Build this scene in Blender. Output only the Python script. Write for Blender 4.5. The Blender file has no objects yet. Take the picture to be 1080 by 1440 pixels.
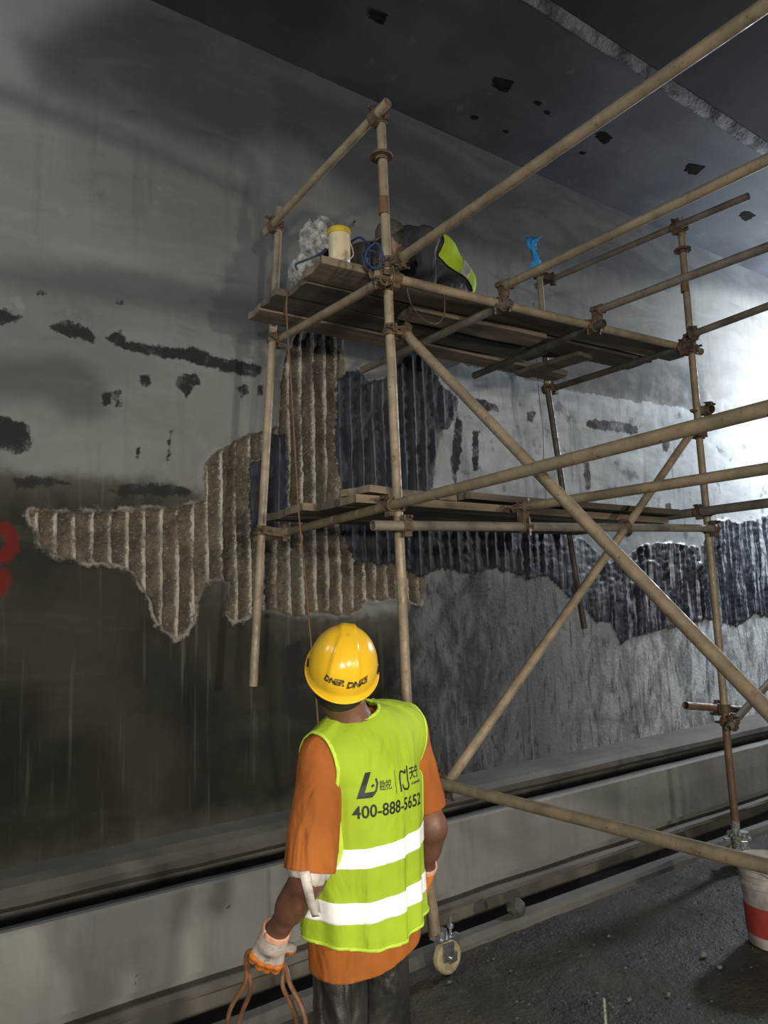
import bpy, bmesh, math, random
import numpy as np
from mathutils import Vector, Matrix
from mathutils.bvhtree import BVHTree

scn = bpy.context.scene
COL = scn.collection
RNG = random.Random(7)

# ------------------------------------------------------------------ camera
YAW, PIT, ROL, FPX, CAMH = .625, .127, -.030, 1050., 1.68
_f = np.array([math.sin(YAW)*math.cos(PIT), math.cos(YAW)*math.cos(PIT), math.sin(PIT)])
_r = np.array([math.cos(YAW), -math.sin(YAW), 0.])
_u = np.cross(_r, _f)
CR = _r*math.cos(ROL) + _u*math.sin(ROL)
CU = -_r*math.sin(ROL) + _u*math.cos(ROL)
CF = _f
CC = np.array([0., 0., CAMH])
cam_d = bpy.data.cameras.new('camera')
cam = bpy.data.objects.new('camera', cam_d)
COL.objects.link(cam)
cam_d.sensor_fit = 'VERTICAL'
cam_d.sensor_height = 36
cam_d.lens = 36*FPX/1440
cam_d.clip_start = .05
cam.matrix_world = Matrix(((CR[0], CU[0], -CF[0], CC[0]), (CR[1], CU[1], -CF[1], CC[1]),
                           (CR[2], CU[2], -CF[2], CC[2]), (0, 0, 0, 1)))
scn.camera = cam

# ------------------------------------------------------------------ world, lights, exposure
w = bpy.data.worlds.new('world')
scn.world = w
w.use_nodes = True
bg = w.node_tree.nodes['Background']
bg.inputs[0].default_value = (.75, .85, 1, 1)
bg.inputs[1].default_value = .042
scn.view_settings.view_transform = 'Standard'
scn.view_settings.look = 'None'
scn.view_settings.gamma = 1
scn.view_settings.use_curve_mapping = False
scn.view_settings.exposure = 0


def lamp(name, loc, target, energy, color, size, spread=180, kind='AREA'):
    d = bpy.data.lights.new(name, kind)
    d.energy = energy
    d.color = color
    if kind == 'AREA':
        d.shape = 'DISK'
        d.size = size
        d.spread = math.radians(spread)
    else:
        d.shadow_soft_size = size
    o = bpy.data.objects.new(name, d)
    COL.objects.link(o)
    o.location = loc
    o.rotation_euler = (Vector(target)-Vector(loc)).to_track_quat('-Z', 'Y').to_euler()
    return o


# work lamps standing behind the photographer, and the flood lamp by the wall outside the right edge
lamp('work_lamp', (-1.9, -2.4, 1.95), (1.1, 2.5, 1.0), 66, (1, .91, .76), .28, 115)
lamp('work_lamp', (1.9, -2.9, 2.1), (1.8, 2.5, 1.0), 62, (1, .91, .76), .28, 115)
lamp('work_lamp', (-.2, -4.2, 2.5), (1.2, 2.5, 1.2), 62, (1, .93, .82), .35, 120)
lamp('work_lamp', (-1.5, 2.9, 4.3), (.1, 4.4, 4.1), 46, (.93, .97, 1), .9)  # unseen lamp off the upper left, brightens the wall there
lamp('flood_lamp', (9.7, 3.15, 4.2), (9.2, 4.4, 4.3), 1150, (.84, .92, 1), .3, kind='POINT')


# ------------------------------------------------------------------ picking world points
def ray(x, y):
    return CR*(x-540)/FPX + CU*(720-y)/FPX + CF


def pX(x, y, X):
    d = ray(x, y); return CC + d*X/d[0]


def pY(x, y, Y):
    d = ray(x, y); return CC + d*Y/d[1]


def pZ(x, y, Z):
    d = ray(x, y); return CC + d*(Z-CAMH)/d[2]


def pD(x, y, D):
    return CC + ray(x, y)*D


# ------------------------------------------------------------------ material helpers
def new_mat(name):
    m = bpy.data.materials.new(name)
    m.use_nodes = True
    nt = m.node_tree
    return m, nt, nt.nodes['Principled BSDF']


class NT:
    """tiny helper for wiring nodes"""
    def __init__(s, nt):
        s.nt = nt
        s.tc = nt.nodes.new('ShaderNodeTexCoord')

    def link(s, a, b):
        s.nt.links.new(a, b)

    def put(s, sock, v):
        if hasattr(v, 'is_output') or isinstance(v, bpy.types.NodeSocket):
            s.nt.links.new(v, sock)
        elif isinstance(v, (tuple, list)) and len(v) == 3 and sock.type == 'RGBA':
            sock.default_value = (*v, 1)
        else:
            sock.default_value = v

    def noise(s, scale, detail=4, rough=.55, vec=None, stretch=None, dist=0):
        n = s.nt.nodes.new('ShaderNodeTexNoise')
        n.inputs['Scale'].default_value = scale
        n.inputs['Detail'].default_value = detail
        n.inputs['Roughness'].default_value = rough
        n.inputs['Distortion'].default_value = dist
        v = vec or s.tc.outputs['Object']
        if stretch:
            mp = s.nt.nodes.new('ShaderNodeMapping')
            mp.inputs['Scale'].default_value = stretch
            s.link(v, mp.inputs['Vector'])
            v = mp.outputs[0]
        s.link(v, n.inputs['Vector'])
        return n.outputs['Fac']

    def voro(s, scale, stretch=None, feature='F1'):
        n = s.nt.nodes.new('ShaderNodeTexVoronoi')
        n.feature = feature
        n.inputs['Scale'].default_value = scale
        v = s.tc.outputs['Object']
        if stretch:
            mp = s.nt.nodes.new('ShaderNodeMapping')
            mp.inputs['Scale'].default_value = stretch
            s.link(v, mp.inputs['Vector'])
            v = mp.outputs[0]
        s.link(v, n.inputs['Vector'])
        return n.outputs['Distance']

    def attr(s, name):
        n = s.nt.nodes.new('ShaderNodeAttribute')
        n.attribute_name = name
        return n.outputs['Fac']

    def math(s, op, a, b=0., c=0.):
        n = s.nt.nodes.new('ShaderNodeMath')
        n.operation = op
        for i, v in enumerate((a, b, c)):
            s.put(n.inputs[i], v)
        return n.outputs[0]

    def ramp(s, fac, lo, hi, a=0., b=1.):
        n = s.nt.nodes.new('ShaderNodeMapRange')
        n.interpolation_type = 'SMOOTHSTEP'
        s.put(n.inputs['Value'], fac)
        n.inputs['From Min'].default_value = lo
        n.inputs['From Max'].default_value = hi
        n.inputs['To Min'].default_value = a
        n.inputs['To Max'].default_value = b
        return n.outputs['Result']

    def mix(s, fac, a, b, mode='MIX'):
        n = s.nt.nodes.new('ShaderNodeMix')
        n.data_type = 'RGBA'
        n.blend_type = mode
        s.put(n.inputs[0], fac)
        s.put(n.inputs[6], a)
        s.put(n.inputs[7], b)
        return n.outputs[2]

    def mixf(s, fac, a, b):
        n = s.nt.nodes.new('ShaderNodeMix')
        s.put(n.inputs[0], fac)
        s.put(n.inputs[2], a)
        s.put(n.inputs[3], b)
        return n.outputs[0]

    def bump(s, h, strength, dist, normal=None):
        n = s.nt.nodes.new('ShaderNodeBump')
        n.inputs['Strength'].default_value = strength
        n.inputs['Distance'].default_value = dist
        s.put(n.inputs['Height'], h)
        if normal:
            s.link(normal, n.inputs['Normal'])
        return n.outputs[0]


def srgb(r, g, b):
    def c(v):
        v /= 255
        return v/12.92 if v <= .04045 else ((v+.055)/1.055)**2.4
    return (c(r), c(g), c(b))


def simple(name, col, rough=.6, metal=0, var=None, vscale=20, bump=0, bscale=60, stretch=None, spec=.5, bdist=.003,
           lo=.4, hi=.65):
    m, nt, p = new_mat(name)
    k = NT(nt)
    c = col
    if var:
        c = k.mix(k.ramp(k.noise(vscale, 5, .6, stretch=stretch), lo, hi), col, var)
        k.link(c, p.inputs['Base Color'])
    else:
        p.inputs['Base Color'].default_value = (*col, 1)
    p.inputs['Roughness'].default_value = rough
    p.inputs['Metallic'].default_value = metal
    p.inputs['Specular IOR Level'].default_value = spec
    if bump:
        k.link(k.bump(k.noise(bscale, 4, .6, stretch=stretch), bump, bdist), p.inputs['Normal'])
    return m


def fabric(name, col, var, fold=.5, rough=.8, fscale=7, spec=.2):
    m, nt, p = new_mat(name)
    k = NT(nt)
    k.link(k.mix(k.ramp(k.noise(5, 3), .35, .7), col, var), p.inputs['Base Color'])
    p.inputs['Roughness'].default_value = rough
    p.inputs['Specular IOR Level'].default_value = spec
    h = k.math('ADD', k.noise(fscale, 3, .5, stretch=(1, 1, .45), dist=.6), k.math('MULTIPLY', k.noise(420, 2), .02))
    k.link(k.bump(h, fold, .05), p.inputs['Normal'])
    return m


M = {}


def tube_mat(name, a, b, rust, rustamt):
    m, nt, p = new_mat(name)
    k = NT(nt)
    c = k.mix(k.ramp(k.noise(9, 5, .65, stretch=(1, 1, 1)), .35, .65), a, b)
    c = k.mix(k.ramp(k.noise(14, 6, .7), .62-rustamt, .75-rustamt), c, rust)
    c = k.mix(k.ramp(k.noise(70, 3, .6), .66, .72), c, tuple(v*.35 for v in rust))
    k.link(c, p.inputs['Base Color'])
    p.inputs['Metallic'].default_value = .15
    k.link(k.ramp(k.noise(25, 4), .3, .7, .45, .75), p.inputs['Roughness'])
    k.link(k.bump(k.noise(120, 3), .25, .002), p.inputs['Normal'])
    return m


M['tube'] = tube_mat('dusty_steel_tube', (.30, .24, .165), (.20, .165, .118), (.17, .10, .055), .03)
M['tube_grey'] = tube_mat('grey_steel_tube', (.21, .185, .15), (.14, .125, .104), (.14, .09, .055), 0)
M['tube_rust'] = tube_mat('rusty_steel_tube', (.20, .12, .075), (.12, .075, .05), (.15, .07, .035), .1)
M['tube_dark'] = tube_mat('dark_steel_tube', (.08, .072, .062), (.05, .045, .04), (.09, .055, .035), 0)
M['coupler'] = simple('rusty_coupler', (.13, .088, .056), .7, .2, (.075, .055, .04), 40, .5, 90)
M['bolt'] = simple('bolt_steel', (.13, .11, .09), .5, .6, (.08, .05, .03), 60)
M['chrome'] = simple('zinc_plate', (.62, .65, .68), .28, .85, (.4, .42, .45), 40, .2, 80)
M['plank'] = simple('weathered_plank', (.21, .165, .115), .8, 0, (.10, .08, .06), 9, .6, 40, stretch=(.12, 1.6, 1.6), lo=.35, hi=.7)
M['plank_dark'] = simple('dark_plank', (.10, .083, .065), .85, 0, (.06, .05, .042), 9, .6, 40, stretch=(.12, 1.6, 1.6))


# ------------------------------------------------------------------ object helpers
def mesh_obj(name, verts, faces, mat, parent=None, origin=(0, 0, 0), smooth=False):
    me = bpy.data.meshes.new(name)
    o3 = Vector(origin)
    if isinstance(verts, np.ndarray):
        verts = (verts-np.array(origin)).tolist()
        me.from_pydata(verts, [], faces if isinstance(faces, list) else faces.tolist())
    else:
        me.from_pydata([Vector(v)-o3 for v in verts], [], faces)
    if smooth:
        me.polygons.foreach_set('use_smooth', [True]*len(me.polygons))
    me.materials.append(mat)
    me.update()
    o = bpy.data.objects.new(name, me)
    COL.objects.link(o)
    if parent:
        o.parent = parent
    else:
        o.location = origin
    return o


def bm_obj(name, bm, mat, parent=None, origin=(0, 0, 0), smooth=False, sharp=None):
    me = bpy.data.meshes.new(name)
    if origin != (0, 0, 0):
        bmesh.ops.translate(bm, verts=bm.verts, vec=-Vector(origin))
    if smooth:
        for f in bm.faces:
            f.smooth = True
        if sharp:
            for e in bm.edges:
                if len(e.link_faces) == 2 and e.calc_face_angle(0) > sharp:
                    e.smooth = False
    bm.to_mesh(me); bm.free()
    me.materials.append(mat)
    o = bpy.data.objects.new(name, me)
    COL.objects.link(o)
    if parent:
        o.parent = parent
    else:
        o.location = origin
    return o


def tag(o, label=None, cat=None, group=None, kind=None):
    if label: o['label'] = label
    if cat: o['category'] = cat
    if group: o['group'] = group
    if kind: o['kind'] = kind
    return o


def empty(name, loc, label, cat, group=None):
    o = bpy.data.objects.new(name, None)
    o.empty_display_size = .1
    COL.objects.link(o)
    o.location = loc
    return tag(o, label, cat, group)


def frame(d):
    d = Vector(d).normalized()
    a = Vector((0, 0, 1)) if abs(d.z) < .9 else Vector((1, 0, 0))
    x = a.cross(d).normalized()
    return x, d.cross(x), d


def bm_box(bm, c, axes, half, bev=0):
    r = bmesh.ops.create_cube(bm, size=1)
    vs = r['verts']
    x, y, z = [Vector(a) for a in axes]
    for v in vs:
        p = v.co.copy()
        v.co = Vector(c) + x*p.x*2*half[0] + y*p.y*2*half[1] + z*p.z*2*half[2]
    if bev:
        es = list({e for v in vs for e in v.link_edges})
        bmesh.ops.bevel(bm, geom=es, offset=bev, segments=2, affect='EDGES', profile=.6)


AX = ((1, 0, 0), (0, 1, 0), (0, 0, 1))


def bm_tube(bm, a, b, ro, ri=None, n=16, wob=0, rings=1, sag=0):
    """hollow pipe with visible wall at its ends (solid when ri is None)"""
    a, b = Vector(a), Vector(b)
    x, y, d = frame(b-a)
    ph = RNG.random()*6
    R = []
    for i in range(rings+1):
        t = i/rings
        off = x*math.sin(ph+t*3)*wob*math.sin(t*math.pi) - Vector((0, 0, 1))*sag*4*t*(1-t)
        c = a.lerp(b, t)+off
        R.append([bm.verts.new(c+(x*math.cos(j*2*math.pi/n)+y*math.sin(j*2*math.pi/n))*ro) for j in range(n)])
    for i in range(rings):
        for j in range(n):
            bm.faces.new((R[i][j], R[i][(j+1) % n], R[i+1][(j+1) % n], R[i+1][j]))
    for c, ring, s in ((a, R[0], 1), (b, R[-1], -1)):
        if ri:
            inn = [bm.verts.new(c+(x*math.cos(j*2*math.pi/n)+y*math.sin(j*2*math.pi/n))*ri) for j in range(n)]
            dee = [bm.verts.new(c+d*s*.12+(x*math.cos(j*2*math.pi/n)+y*math.sin(j*2*math.pi/n))*ri) for j in range(n)]
            for j in range(n):
                q = [ring[(j+1) % n], ring[j], inn[j], inn[(j+1) % n]]
                q2 = [inn[(j+1) % n], inn[j], dee[j], dee[(j+1) % n]]
                bm.faces.new(q if s > 0 else q[::-1])
                bm.faces.new(q2 if s > 0 else q2[::-1])
            bm.faces.new(dee if s < 0 else dee[::-1])
        else:
            bm.faces.new(ring[::-1] if s > 0 else ring)


def bm_path(bm, pts, r, n=8, closed=False):
    pts = [Vector(p) for p in pts]
    R = []
    px = None
    for i, p in enumerate(pts):
        d = (pts[min(i+1, len(pts)-1)]-pts[max(i-1, 0)]).normalized()
        if px is None:
            px, _, _ = frame(d)
        x = (px-d*px.dot(d)).normalized()
        px = x
        y = d.cross(x)
        R.append([bm.verts.new(p+(x*math.cos(j*2*math.pi/n)+y*math.sin(j*2*math.pi/n))*r) for j in range(n)])
    for i in range(len(R)-1):
        for j in range(n):
            bm.faces.new((R[i][j], R[i][(j+1) % n], R[i+1][(j+1) % n], R[i+1][j]))
    bm.faces.new(R[0][::-1]); bm.faces.new(R[-1])


def spline(pts, n=12):
    P = [np.array(p, float) for p in pts]
    P = [2*P[0]-P[1]]+P+[2*P[-1]-P[-2]]
    out = []
    for i in range(1, len(P)-2):
        for k in range(n):
            t = k/n
            a, b, c, d = P[i-1:i+3]
            out.append(.5*((2*b)+(c-a)*t+(2*a-5*b+4*c-d)*t*t+(3*b-a-3*c+d)*t**3))
    out.append(P[-2])
    return out


def bm_lathe(bm, prof, c, axes=AX, n=32, cap0=True, cap1=False):
    x, y, z = [Vector(a) for a in axes]
    c = Vector(c)
    R = [[bm.verts.new(c+(x*math.cos(j*2*math.pi/n)+y*math.sin(j*2*math.pi/n))*r+z*h) for j in range(n)] for r, h in prof]
    for i in range(len(R)-1):
        for j in range(n):
            bm.faces.new((R[i][j], R[i][(j+1) % n], R[i+1][(j+1) % n], R[i+1][j]))
    if cap0: bm.faces.new(R[0][::-1])
    if cap1: bm.faces.new(R[-1])


# ------------------------------------------------------------------ numpy noise, sdf meshing
def vnoise(P, seed=0):
    """smooth value noise in -1..1 for points (N,3)"""
    P = np.asarray(P, float)
    i = np.floor(P).astype(np.int64)
    f = P-i
    f = f*f*(3-2*f)

    def h(a, b, c):
        n = (a*374761393 + b*668265263 + c*2147483647 + seed*144269) & 0xffffffff
        n = ((n ^ (n >> 13))*1274126177) & 0xffffffff
        return ((n ^ (n >> 16)) & 0xffff)/32767.5-1
    out = 0
    for dx in (0, 1):
        for dy in (0, 1):
            for dz in (0, 1):
                wgt = (f[:, 0] if dx else 1-f[:, 0])*(f[:, 1] if dy else 1-f[:, 1])*(f[:, 2] if dz else 1-f[:, 2])
                out = out+wgt*h(i[:, 0]+dx, i[:, 1]+dy, i[:, 2]+dz)
    return out


def fbm(P, oct=3, seed=0):
    P = np.asarray(P, float)
    s, a, t = 0, 1, 0
    for o in range(oct):
        s = s+a*vnoise(P*2**o, seed+o*17); t += a; a *= .5
    return s/t


def cone(P, a, b, ra, rb):
    a, b = np.asarray(a, float), np.asarray(b, float)
    d = b-a
    t = np.clip(((P-a)@d)/(d@d), 0, 1)
    return np.linalg.norm(P-a-t[:, None]*d, axis=1)-(ra+(rb-ra)*t)


def ell(P, c, r, A=np.eye(3)):
    """A: rows are the ellipsoid's axes"""
    q = ((P-np.asarray(c))@A.T)/np.asarray(r)
    k = np.linalg.norm(q, axis=1)
    return (k-1)*min(r)


def smin(ds, k):
    out = ds[0]
    for d in ds[1:]:
        h = np.clip(.5+.5*(d-out)/k, 0, 1)
        out = d*(1-h)+out*h-k*h*(1-h)
    return out


def sdf_mesh(fn, lo, hi, h):
    lo, hi = np.asarray(lo, float), np.asarray(hi, float)
    n = np.ceil((hi-lo)/h).astype(int)+1
    g = np.stack(np.meshgrid(*[lo[i]+h*np.arange(n[i]) for i in range(3)], indexing='ij'), -1)
    F = fn(g.reshape(-1, 3)).reshape(n)
    c = [(i, j, k) for i in (0, 1) for j in (0, 1) for k in (0, 1)]
    m = n-1

    def cor(o):
        return F[o[0]:o[0]+m[0], o[1]:o[1]+m[1], o[2]:o[2]+m[2]]
    S = sum((cor(o) < 0).astype(int) for o in c)
    act = (S > 0) & (S < 8)
    idx = -np.ones(m, int)
    I = np.argwhere(act)
    idx[act] = np.arange(len(I))
    acc = np.zeros((len(I), 3)); cnt = np.zeros(len(I))
    for a in c:
        for ax in range(3):
            if a[ax]: continue
            b = list(a); b[ax] = 1
            fa = cor(a)[act]; fb = cor(b)[act]
            x = (fa < 0) != (fb < 0)
            t = fa[x]/(fa[x]-fb[x])
            p = np.tile(np.array(a, float), (x.sum(), 1)); p[:, ax] += t
            acc[x] += p; cnt[x] += 1
    V = lo+(I+acc/cnt[:, None])*h
    Q = []
    s = F < 0
    for ax in range(3):
        o1, o2 = [(1, 2), (2, 0), (0, 1)][ax]
        sl0 = [slice(None)]*3; sl1 = [slice(None)]*3
        sl0[ax] = slice(0, -1); sl1[ax] = slice(1, None)
        d = s[tuple(sl0)].astype(int)-s[tuple(sl1)].astype(int)
        for sg in (1, -1):
            E = np.argwhere(d == sg)
            E = E[(E[:, o1] > 0) & (E[:, o2] > 0) & (E[:, o1] < n[o1]-1) & (E[:, o2] < n[o2]-1)]
            q = []
            for k1, k2 in ((1, 1), (0, 1), (0, 0), (1, 0)):
                e = E.copy(); e[:, o1] -= k1; e[:, o2] -= k2
                q.append(idx[e[:, 0], e[:, 1], e[:, 2]])
            q = np.stack(q, 1)
            Q.append(q if sg > 0 else q[:, ::-1])
    return V, np.concatenate(Q)


def clip_mesh(V, Fs, f):
    """keep the side f>0, cutting faces cleanly along f=0"""
    V = np.asarray(V); f = np.asarray(f)
    nv, nf, mp, cut = [], [], {}, {}

    def keep(i):
        if i not in mp:
            mp[i] = len(nv); nv.append(V[i])
        return mp[i]

    def cross(i, j):
        k = (i, j) if i < j else (j, i)
        if k not in cut:
            t = f[i]/(f[i]-f[j]); cut[k] = len(nv); nv.append(V[i]+(V[j]-V[i])*t)
        return cut[k]
    for fc in (Fs.tolist() if isinstance(Fs, np.ndarray) else Fs):
        pos = [f[i] > 0 for i in fc]
        if all(pos):
            nf.append([keep(i) for i in fc]); continue
        if not any(pos):
            continue
        out = []
        for a in range(len(fc)):
            i, j = fc[a], fc[(a+1) % len(fc)]
            if f[i] > 0: out.append(keep(i))
            if (f[i] > 0) != (f[j] > 0): out.append(cross(i, j))
        if len(out) > 2: nf.append(out)
    return np.array(nv), nf


def normals(V, Fs):
    N = np.zeros_like(V)
    for f in (Fs.tolist() if isinstance(Fs, np.ndarray) else Fs):
        n = np.cross(V[f[1]]-V[f[0]], V[f[2]]-V[f[0]])
        N[f] += n
    return N/np.maximum(np.linalg.norm(N, axis=1), 1e-12)[:, None]


def thick(o, t):
    md = o.modifiers.new('thickness', 'SOLIDIFY')
    md.thickness = t
    md.offset = 1
    return o


# ------------------------------------------------------------------ the tunnel wall
WY, WZ0, WZ1 = 4.4, .40, 5.65
CEILZ = 5.65


def sdpoly(px, pz, poly, margin=.4):
    poly = np.asarray(poly)
    out = np.full(len(px), -margin)
    lo, hi = poly.min(0)-margin, poly.max(0)+margin
    s = (px > lo[0]) & (px < hi[0]) & (pz > lo[1]) & (pz < hi[1])
    x, z = px[s], pz[s]
    d = np.full(len(x), 1e9)
    ins = np.zeros(len(x), bool)
    for i in range(len(poly)):
        a, b = poly[i], poly[(i+1) % len(poly)]
        e = b-a
        t = np.clip(((x-a[0])*e[0]+(z-a[1])*e[1])/max(e@e, 1e-9), 0, 1)
        d = np.minimum(d, np.hypot(x-a[0]-t*e[0], z-a[1]-t*e[1]))
        c = ((a[1] > z) != (b[1] > z)) & (x < (b[0]-a[0])*(z-a[1])/((b[1]-a[1]) or 1e-9)+a[0])
        ins ^= c
    out[s] = np.maximum(np.where(ins, d, -d), -margin)
    return out


def wp(pts):
    return [(lambda p: (p[0], p[2]))(pY(x, y, WY)) for x, y in pts]


CHIP = [[(42, 722), (60, 715), (100, 718), (150, 714), (205, 716), (250, 712), (284, 702), (287, 655), (300, 640),
         (330, 618), (370, 606), (390, 600), (392, 545), (400, 500), (420, 466), (455, 462), (478, 468), (484, 520),
         (480, 640), (482, 742), (500, 752), (560, 775), (600, 800), (590, 850), (560, 842), (520, 845), (500, 862),
         (470, 868), (440, 862), (420, 868), (380, 862), (352, 868), (330, 875), (318, 865), (322, 822), (308, 815),
         (288, 820), (276, 840), (272, 868), (262, 890), (245, 900), (228, 888), (212, 862), (205, 835), (190, 808),
         (165, 795), (120, 792), (78, 787), (58, 770), (48, 745)]]
COAT = [[(352, 655), (372, 640), (385, 612), (404, 610), (404, 735), (395, 745), (362, 752), (352, 740)],
        [(470, 530), (500, 520), (520, 535), (540, 530), (560, 515), (580, 500), (600, 500), (622, 545), (645, 560),
         (640, 590), (618, 610), (612, 650), (606, 700), (600, 745), (480, 748), (474, 640)],
        [(480, 740), (600, 725), (700, 735), (770, 745), (800, 740), (826, 762), (850, 790), (880, 782), (905, 765),
         (935, 762), (985, 770), (1000, 740), (1010, 728), (1040, 735), (1090, 722), (1160, 735), (1250, 742), (1250, 852), (1160, 868), (1090, 870), (1060, 862),
         (1035, 882), (1000, 868), (960, 878), (905, 892), (872, 905), (860, 880), (835, 872), (815, 850), (795, 835),
         (770, 808), (740, 815), (700, 800), (660, 808), (620, 800), (590, 812), (560, 795), (500, 790)]]
PALE = [[(600, 560), (612, 520), (650, 512), (720, 526), (800, 548), (900, 566), (980, 576), (1090, 592), (1250, 640), (1250, 745), (1090, 735),
         (1000, 745), (985, 775), (935, 765), (900, 770), (880, 786), (848, 792), (800, 745), (700, 745), (604, 745),
         (612, 650), (622, 605)]]
DARK = [[(-20, 430), (8, 434), (34, 446), (24, 456), (-20, 461)],
        [(68, 458), (90, 450), (115, 455), (135, 472), (130, 482), (100, 474), (80, 468)],
        [(146, 475), (170, 464), (178, 480), (215, 484), (250, 489), (275, 486), (300, 500), (340, 505), (370, 517),
         (368, 530), (330, 527), (290, 517), (250, 506), (210, 500), (170, 490)],
        [(-20, 578), (12, 588), (35, 590), (48, 615), (45, 637), (20, 638), (-20, 622)],
        [(140, 552), (155, 550), (157, 568), (145, 573)], [(160, 550), (172, 546), (170, 574), (160, 575)],
        [(195, 527), (212, 526), (215, 540), (200, 543)], [(245, 530), (275, 523), (283, 540), (262, 560), (248, 545)],
        [(330, 545), (345, 540), (352, 555), (338, 560)], [(362, 544), (370, 542), (370, 556), (362, 556)],
        [(237, 606), (244, 604), (241, 640), (232, 665), (231, 650)], [(192, 630), (197, 628), (195, 646), (190, 645)],
        [(18, 674), (40, 668), (75, 670), (96, 680), (60, 687), (25, 686)],
        [(150, 691), (170, 681), (215, 679), (250, 681), (280, 690), (260, 699), (200, 699), (165, 697)],
        [(400, 905), (425, 900), (420, 985), (408, 1015), (398, 970)],
        [(825, 590), (870, 592), (900, 600), (895, 612), (850, 606), (825, 600)],
        [(668, 560), (700, 568), (702, 580), (672, 578)], [(740, 578), (755, 578), (750, 596), (740, 594)],
        [(663, 605), (675, 605), (672, 662), (664, 662)], [(820, 650), (828, 650), (830, 690), (822, 690)],
        [(935, 708), (943, 708), (943, 719), (935, 719)], [(930, 622), (942, 620), (940, 636), (931, 636)],
        [(640, 585), (652, 592), (648, 640), (640, 690), (632, 650)],
        [(48, 408), (70, 406), (68, 414), (52, 415)], [(162, 420), (175, 422), (172, 428), (162, 427)]]
WET = [[(-300, 655), (100, 668), (200, 672), (290, 690), (300, 760), (330, 830), (420, 865), (500, 865), (560, 860),
        (600, 900), (640, 1000), (640, 1100), (200, 1210), (-300, 1300)]]
MOTT = [[(590, 815), (700, 805), (760, 812), (800, 845), (840, 880), (880, 910), (960, 885), (1120, 875), (1250, 856), (1250, 975), (1120, 1000),
         (900, 1045), (640, 1110), (560, 1110), (560, 900)]]
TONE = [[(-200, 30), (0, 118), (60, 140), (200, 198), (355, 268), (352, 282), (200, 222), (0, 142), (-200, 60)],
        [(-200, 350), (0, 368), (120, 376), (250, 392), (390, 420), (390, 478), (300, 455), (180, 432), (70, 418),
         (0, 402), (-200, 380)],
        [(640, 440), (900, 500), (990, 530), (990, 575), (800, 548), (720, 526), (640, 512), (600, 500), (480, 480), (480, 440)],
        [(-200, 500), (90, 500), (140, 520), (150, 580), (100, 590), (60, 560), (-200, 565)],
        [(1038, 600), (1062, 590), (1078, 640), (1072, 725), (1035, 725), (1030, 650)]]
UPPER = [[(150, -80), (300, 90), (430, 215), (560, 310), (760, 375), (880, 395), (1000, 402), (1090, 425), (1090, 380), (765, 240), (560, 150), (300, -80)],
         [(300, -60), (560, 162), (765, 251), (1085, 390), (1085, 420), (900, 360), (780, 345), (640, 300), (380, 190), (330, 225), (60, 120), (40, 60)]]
RED = [[(-30, 738), (10, 733), (24, 750), (26, 775), (14, 790), (-30, 795)], [(-30, 802), (10, 800), (14, 820), (4, 838), (-30, 830)]]
HOLE = [[(-30, 752), (2, 750), (6, 765), (0, 775), (-30, 778)]]

# vertex columns: fine where the wall is near, wider far along it
xs = [-3.2]
while xs[-1] < 14:
    x = xs[-1]
    xs.append(x+(.0095 if x < 2.6 else .0095+.0045*(x-2.6) if x < 10 else .1))
xs = np.array(xs)
zs = np.concatenate([np.arange(WZ0, 3.35, .011), np.linspace(3.35, WZ1, 60)])
gx, gz = np.meshgrid(xs, zs, indexing='ij')
gx, gz = gx.ravel(), gz.ravel()
P2 = np.stack([gx, gz*0, gz], 1)
n_lo = fbm(P2*2.2, 4, 3)
n_md = fbm(P2*np.array([9, 1, 7]), 3, 5)
n_hi = fbm(P2*np.array([38, 1, 30]), 2, 9)
n_str = fbm(P2*np.array([16, 1, 1.6]), 3, 12)


def mask(polys, jag=.02):
    s = np.full(len(gx), -.4)
    for p in polys:
        s = np.maximum(s, sdpoly(gx, gz, wp(p)))
    return s+n_md*jag+n_hi*jag*.4


def sstep(v, a, b):
    t = np.clip((v-a)/(b-a), 0, 1)
    return t*t*(3-2*t)


chip, coat, pale, dark = mask(CHIP, .022), mask(COAT, .03), mask(PALE, .03), mask(DARK, .012)
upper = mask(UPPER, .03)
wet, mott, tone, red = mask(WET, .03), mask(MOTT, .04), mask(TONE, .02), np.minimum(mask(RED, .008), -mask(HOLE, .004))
chip = np.minimum(chip, -coat+.01)
mc = sstep(chip, -.004, .022)
mk = sstep(coat, -.01, .03)
PITCH = .098
ph = (gx+.010*vnoise(P2*np.array([3, 1, 2.2]), 21)+.006*n_md)/PITCH
tri = np.abs(ph-np.floor(ph)-.5)
brk = np.clip(.80+.65*vnoise(np.stack([np.floor(ph)*3.7, gz*0, gz*4.5], 1), 31)+.5*n_hi, 0, 1.25)
rib = np.clip(1-(tri+.05*n_hi)/.17, 0, 1)*brk
scal = np.abs(np.sin(gz*math.pi/.062+np.floor(ph)*1.9+2*n_lo))
disp = .004*n_lo+.001*n_hi
disp -= mc*(-.030)+mc*(rib*.040+.007*n_md+.010*n_hi+.010*(1-scal)*(1-rib))
disp -= np.exp(-(chip/.018)**2)*(1-mk)*.012*(1+n_hi)
grow = sstep(gx, 3.9, 7.0)
disp -= mk*(.004+rib*.018+(.002+.010*grow)*n_md+.007*n_hi*(.6+grow)+.020*grow*n_str)
disp -= sstep(pale, 0, .03)*.004*(1+n_md) + sstep(mott, 0, .1)*.002*n_hi
disp = np.clip(disp, -.045, .05)
V = np.stack([gx, WY+disp, gz], 1)
nx, nz = len(xs), len(zs)
ii = (np.arange(nx-1)[:, None]*nz+np.arange(nz-1)[None, :]).ravel()
Q = np.stack([ii, ii+nz, ii+nz+1, ii+1], 1)
me = bpy.data.meshes.new('wall_back')
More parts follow.
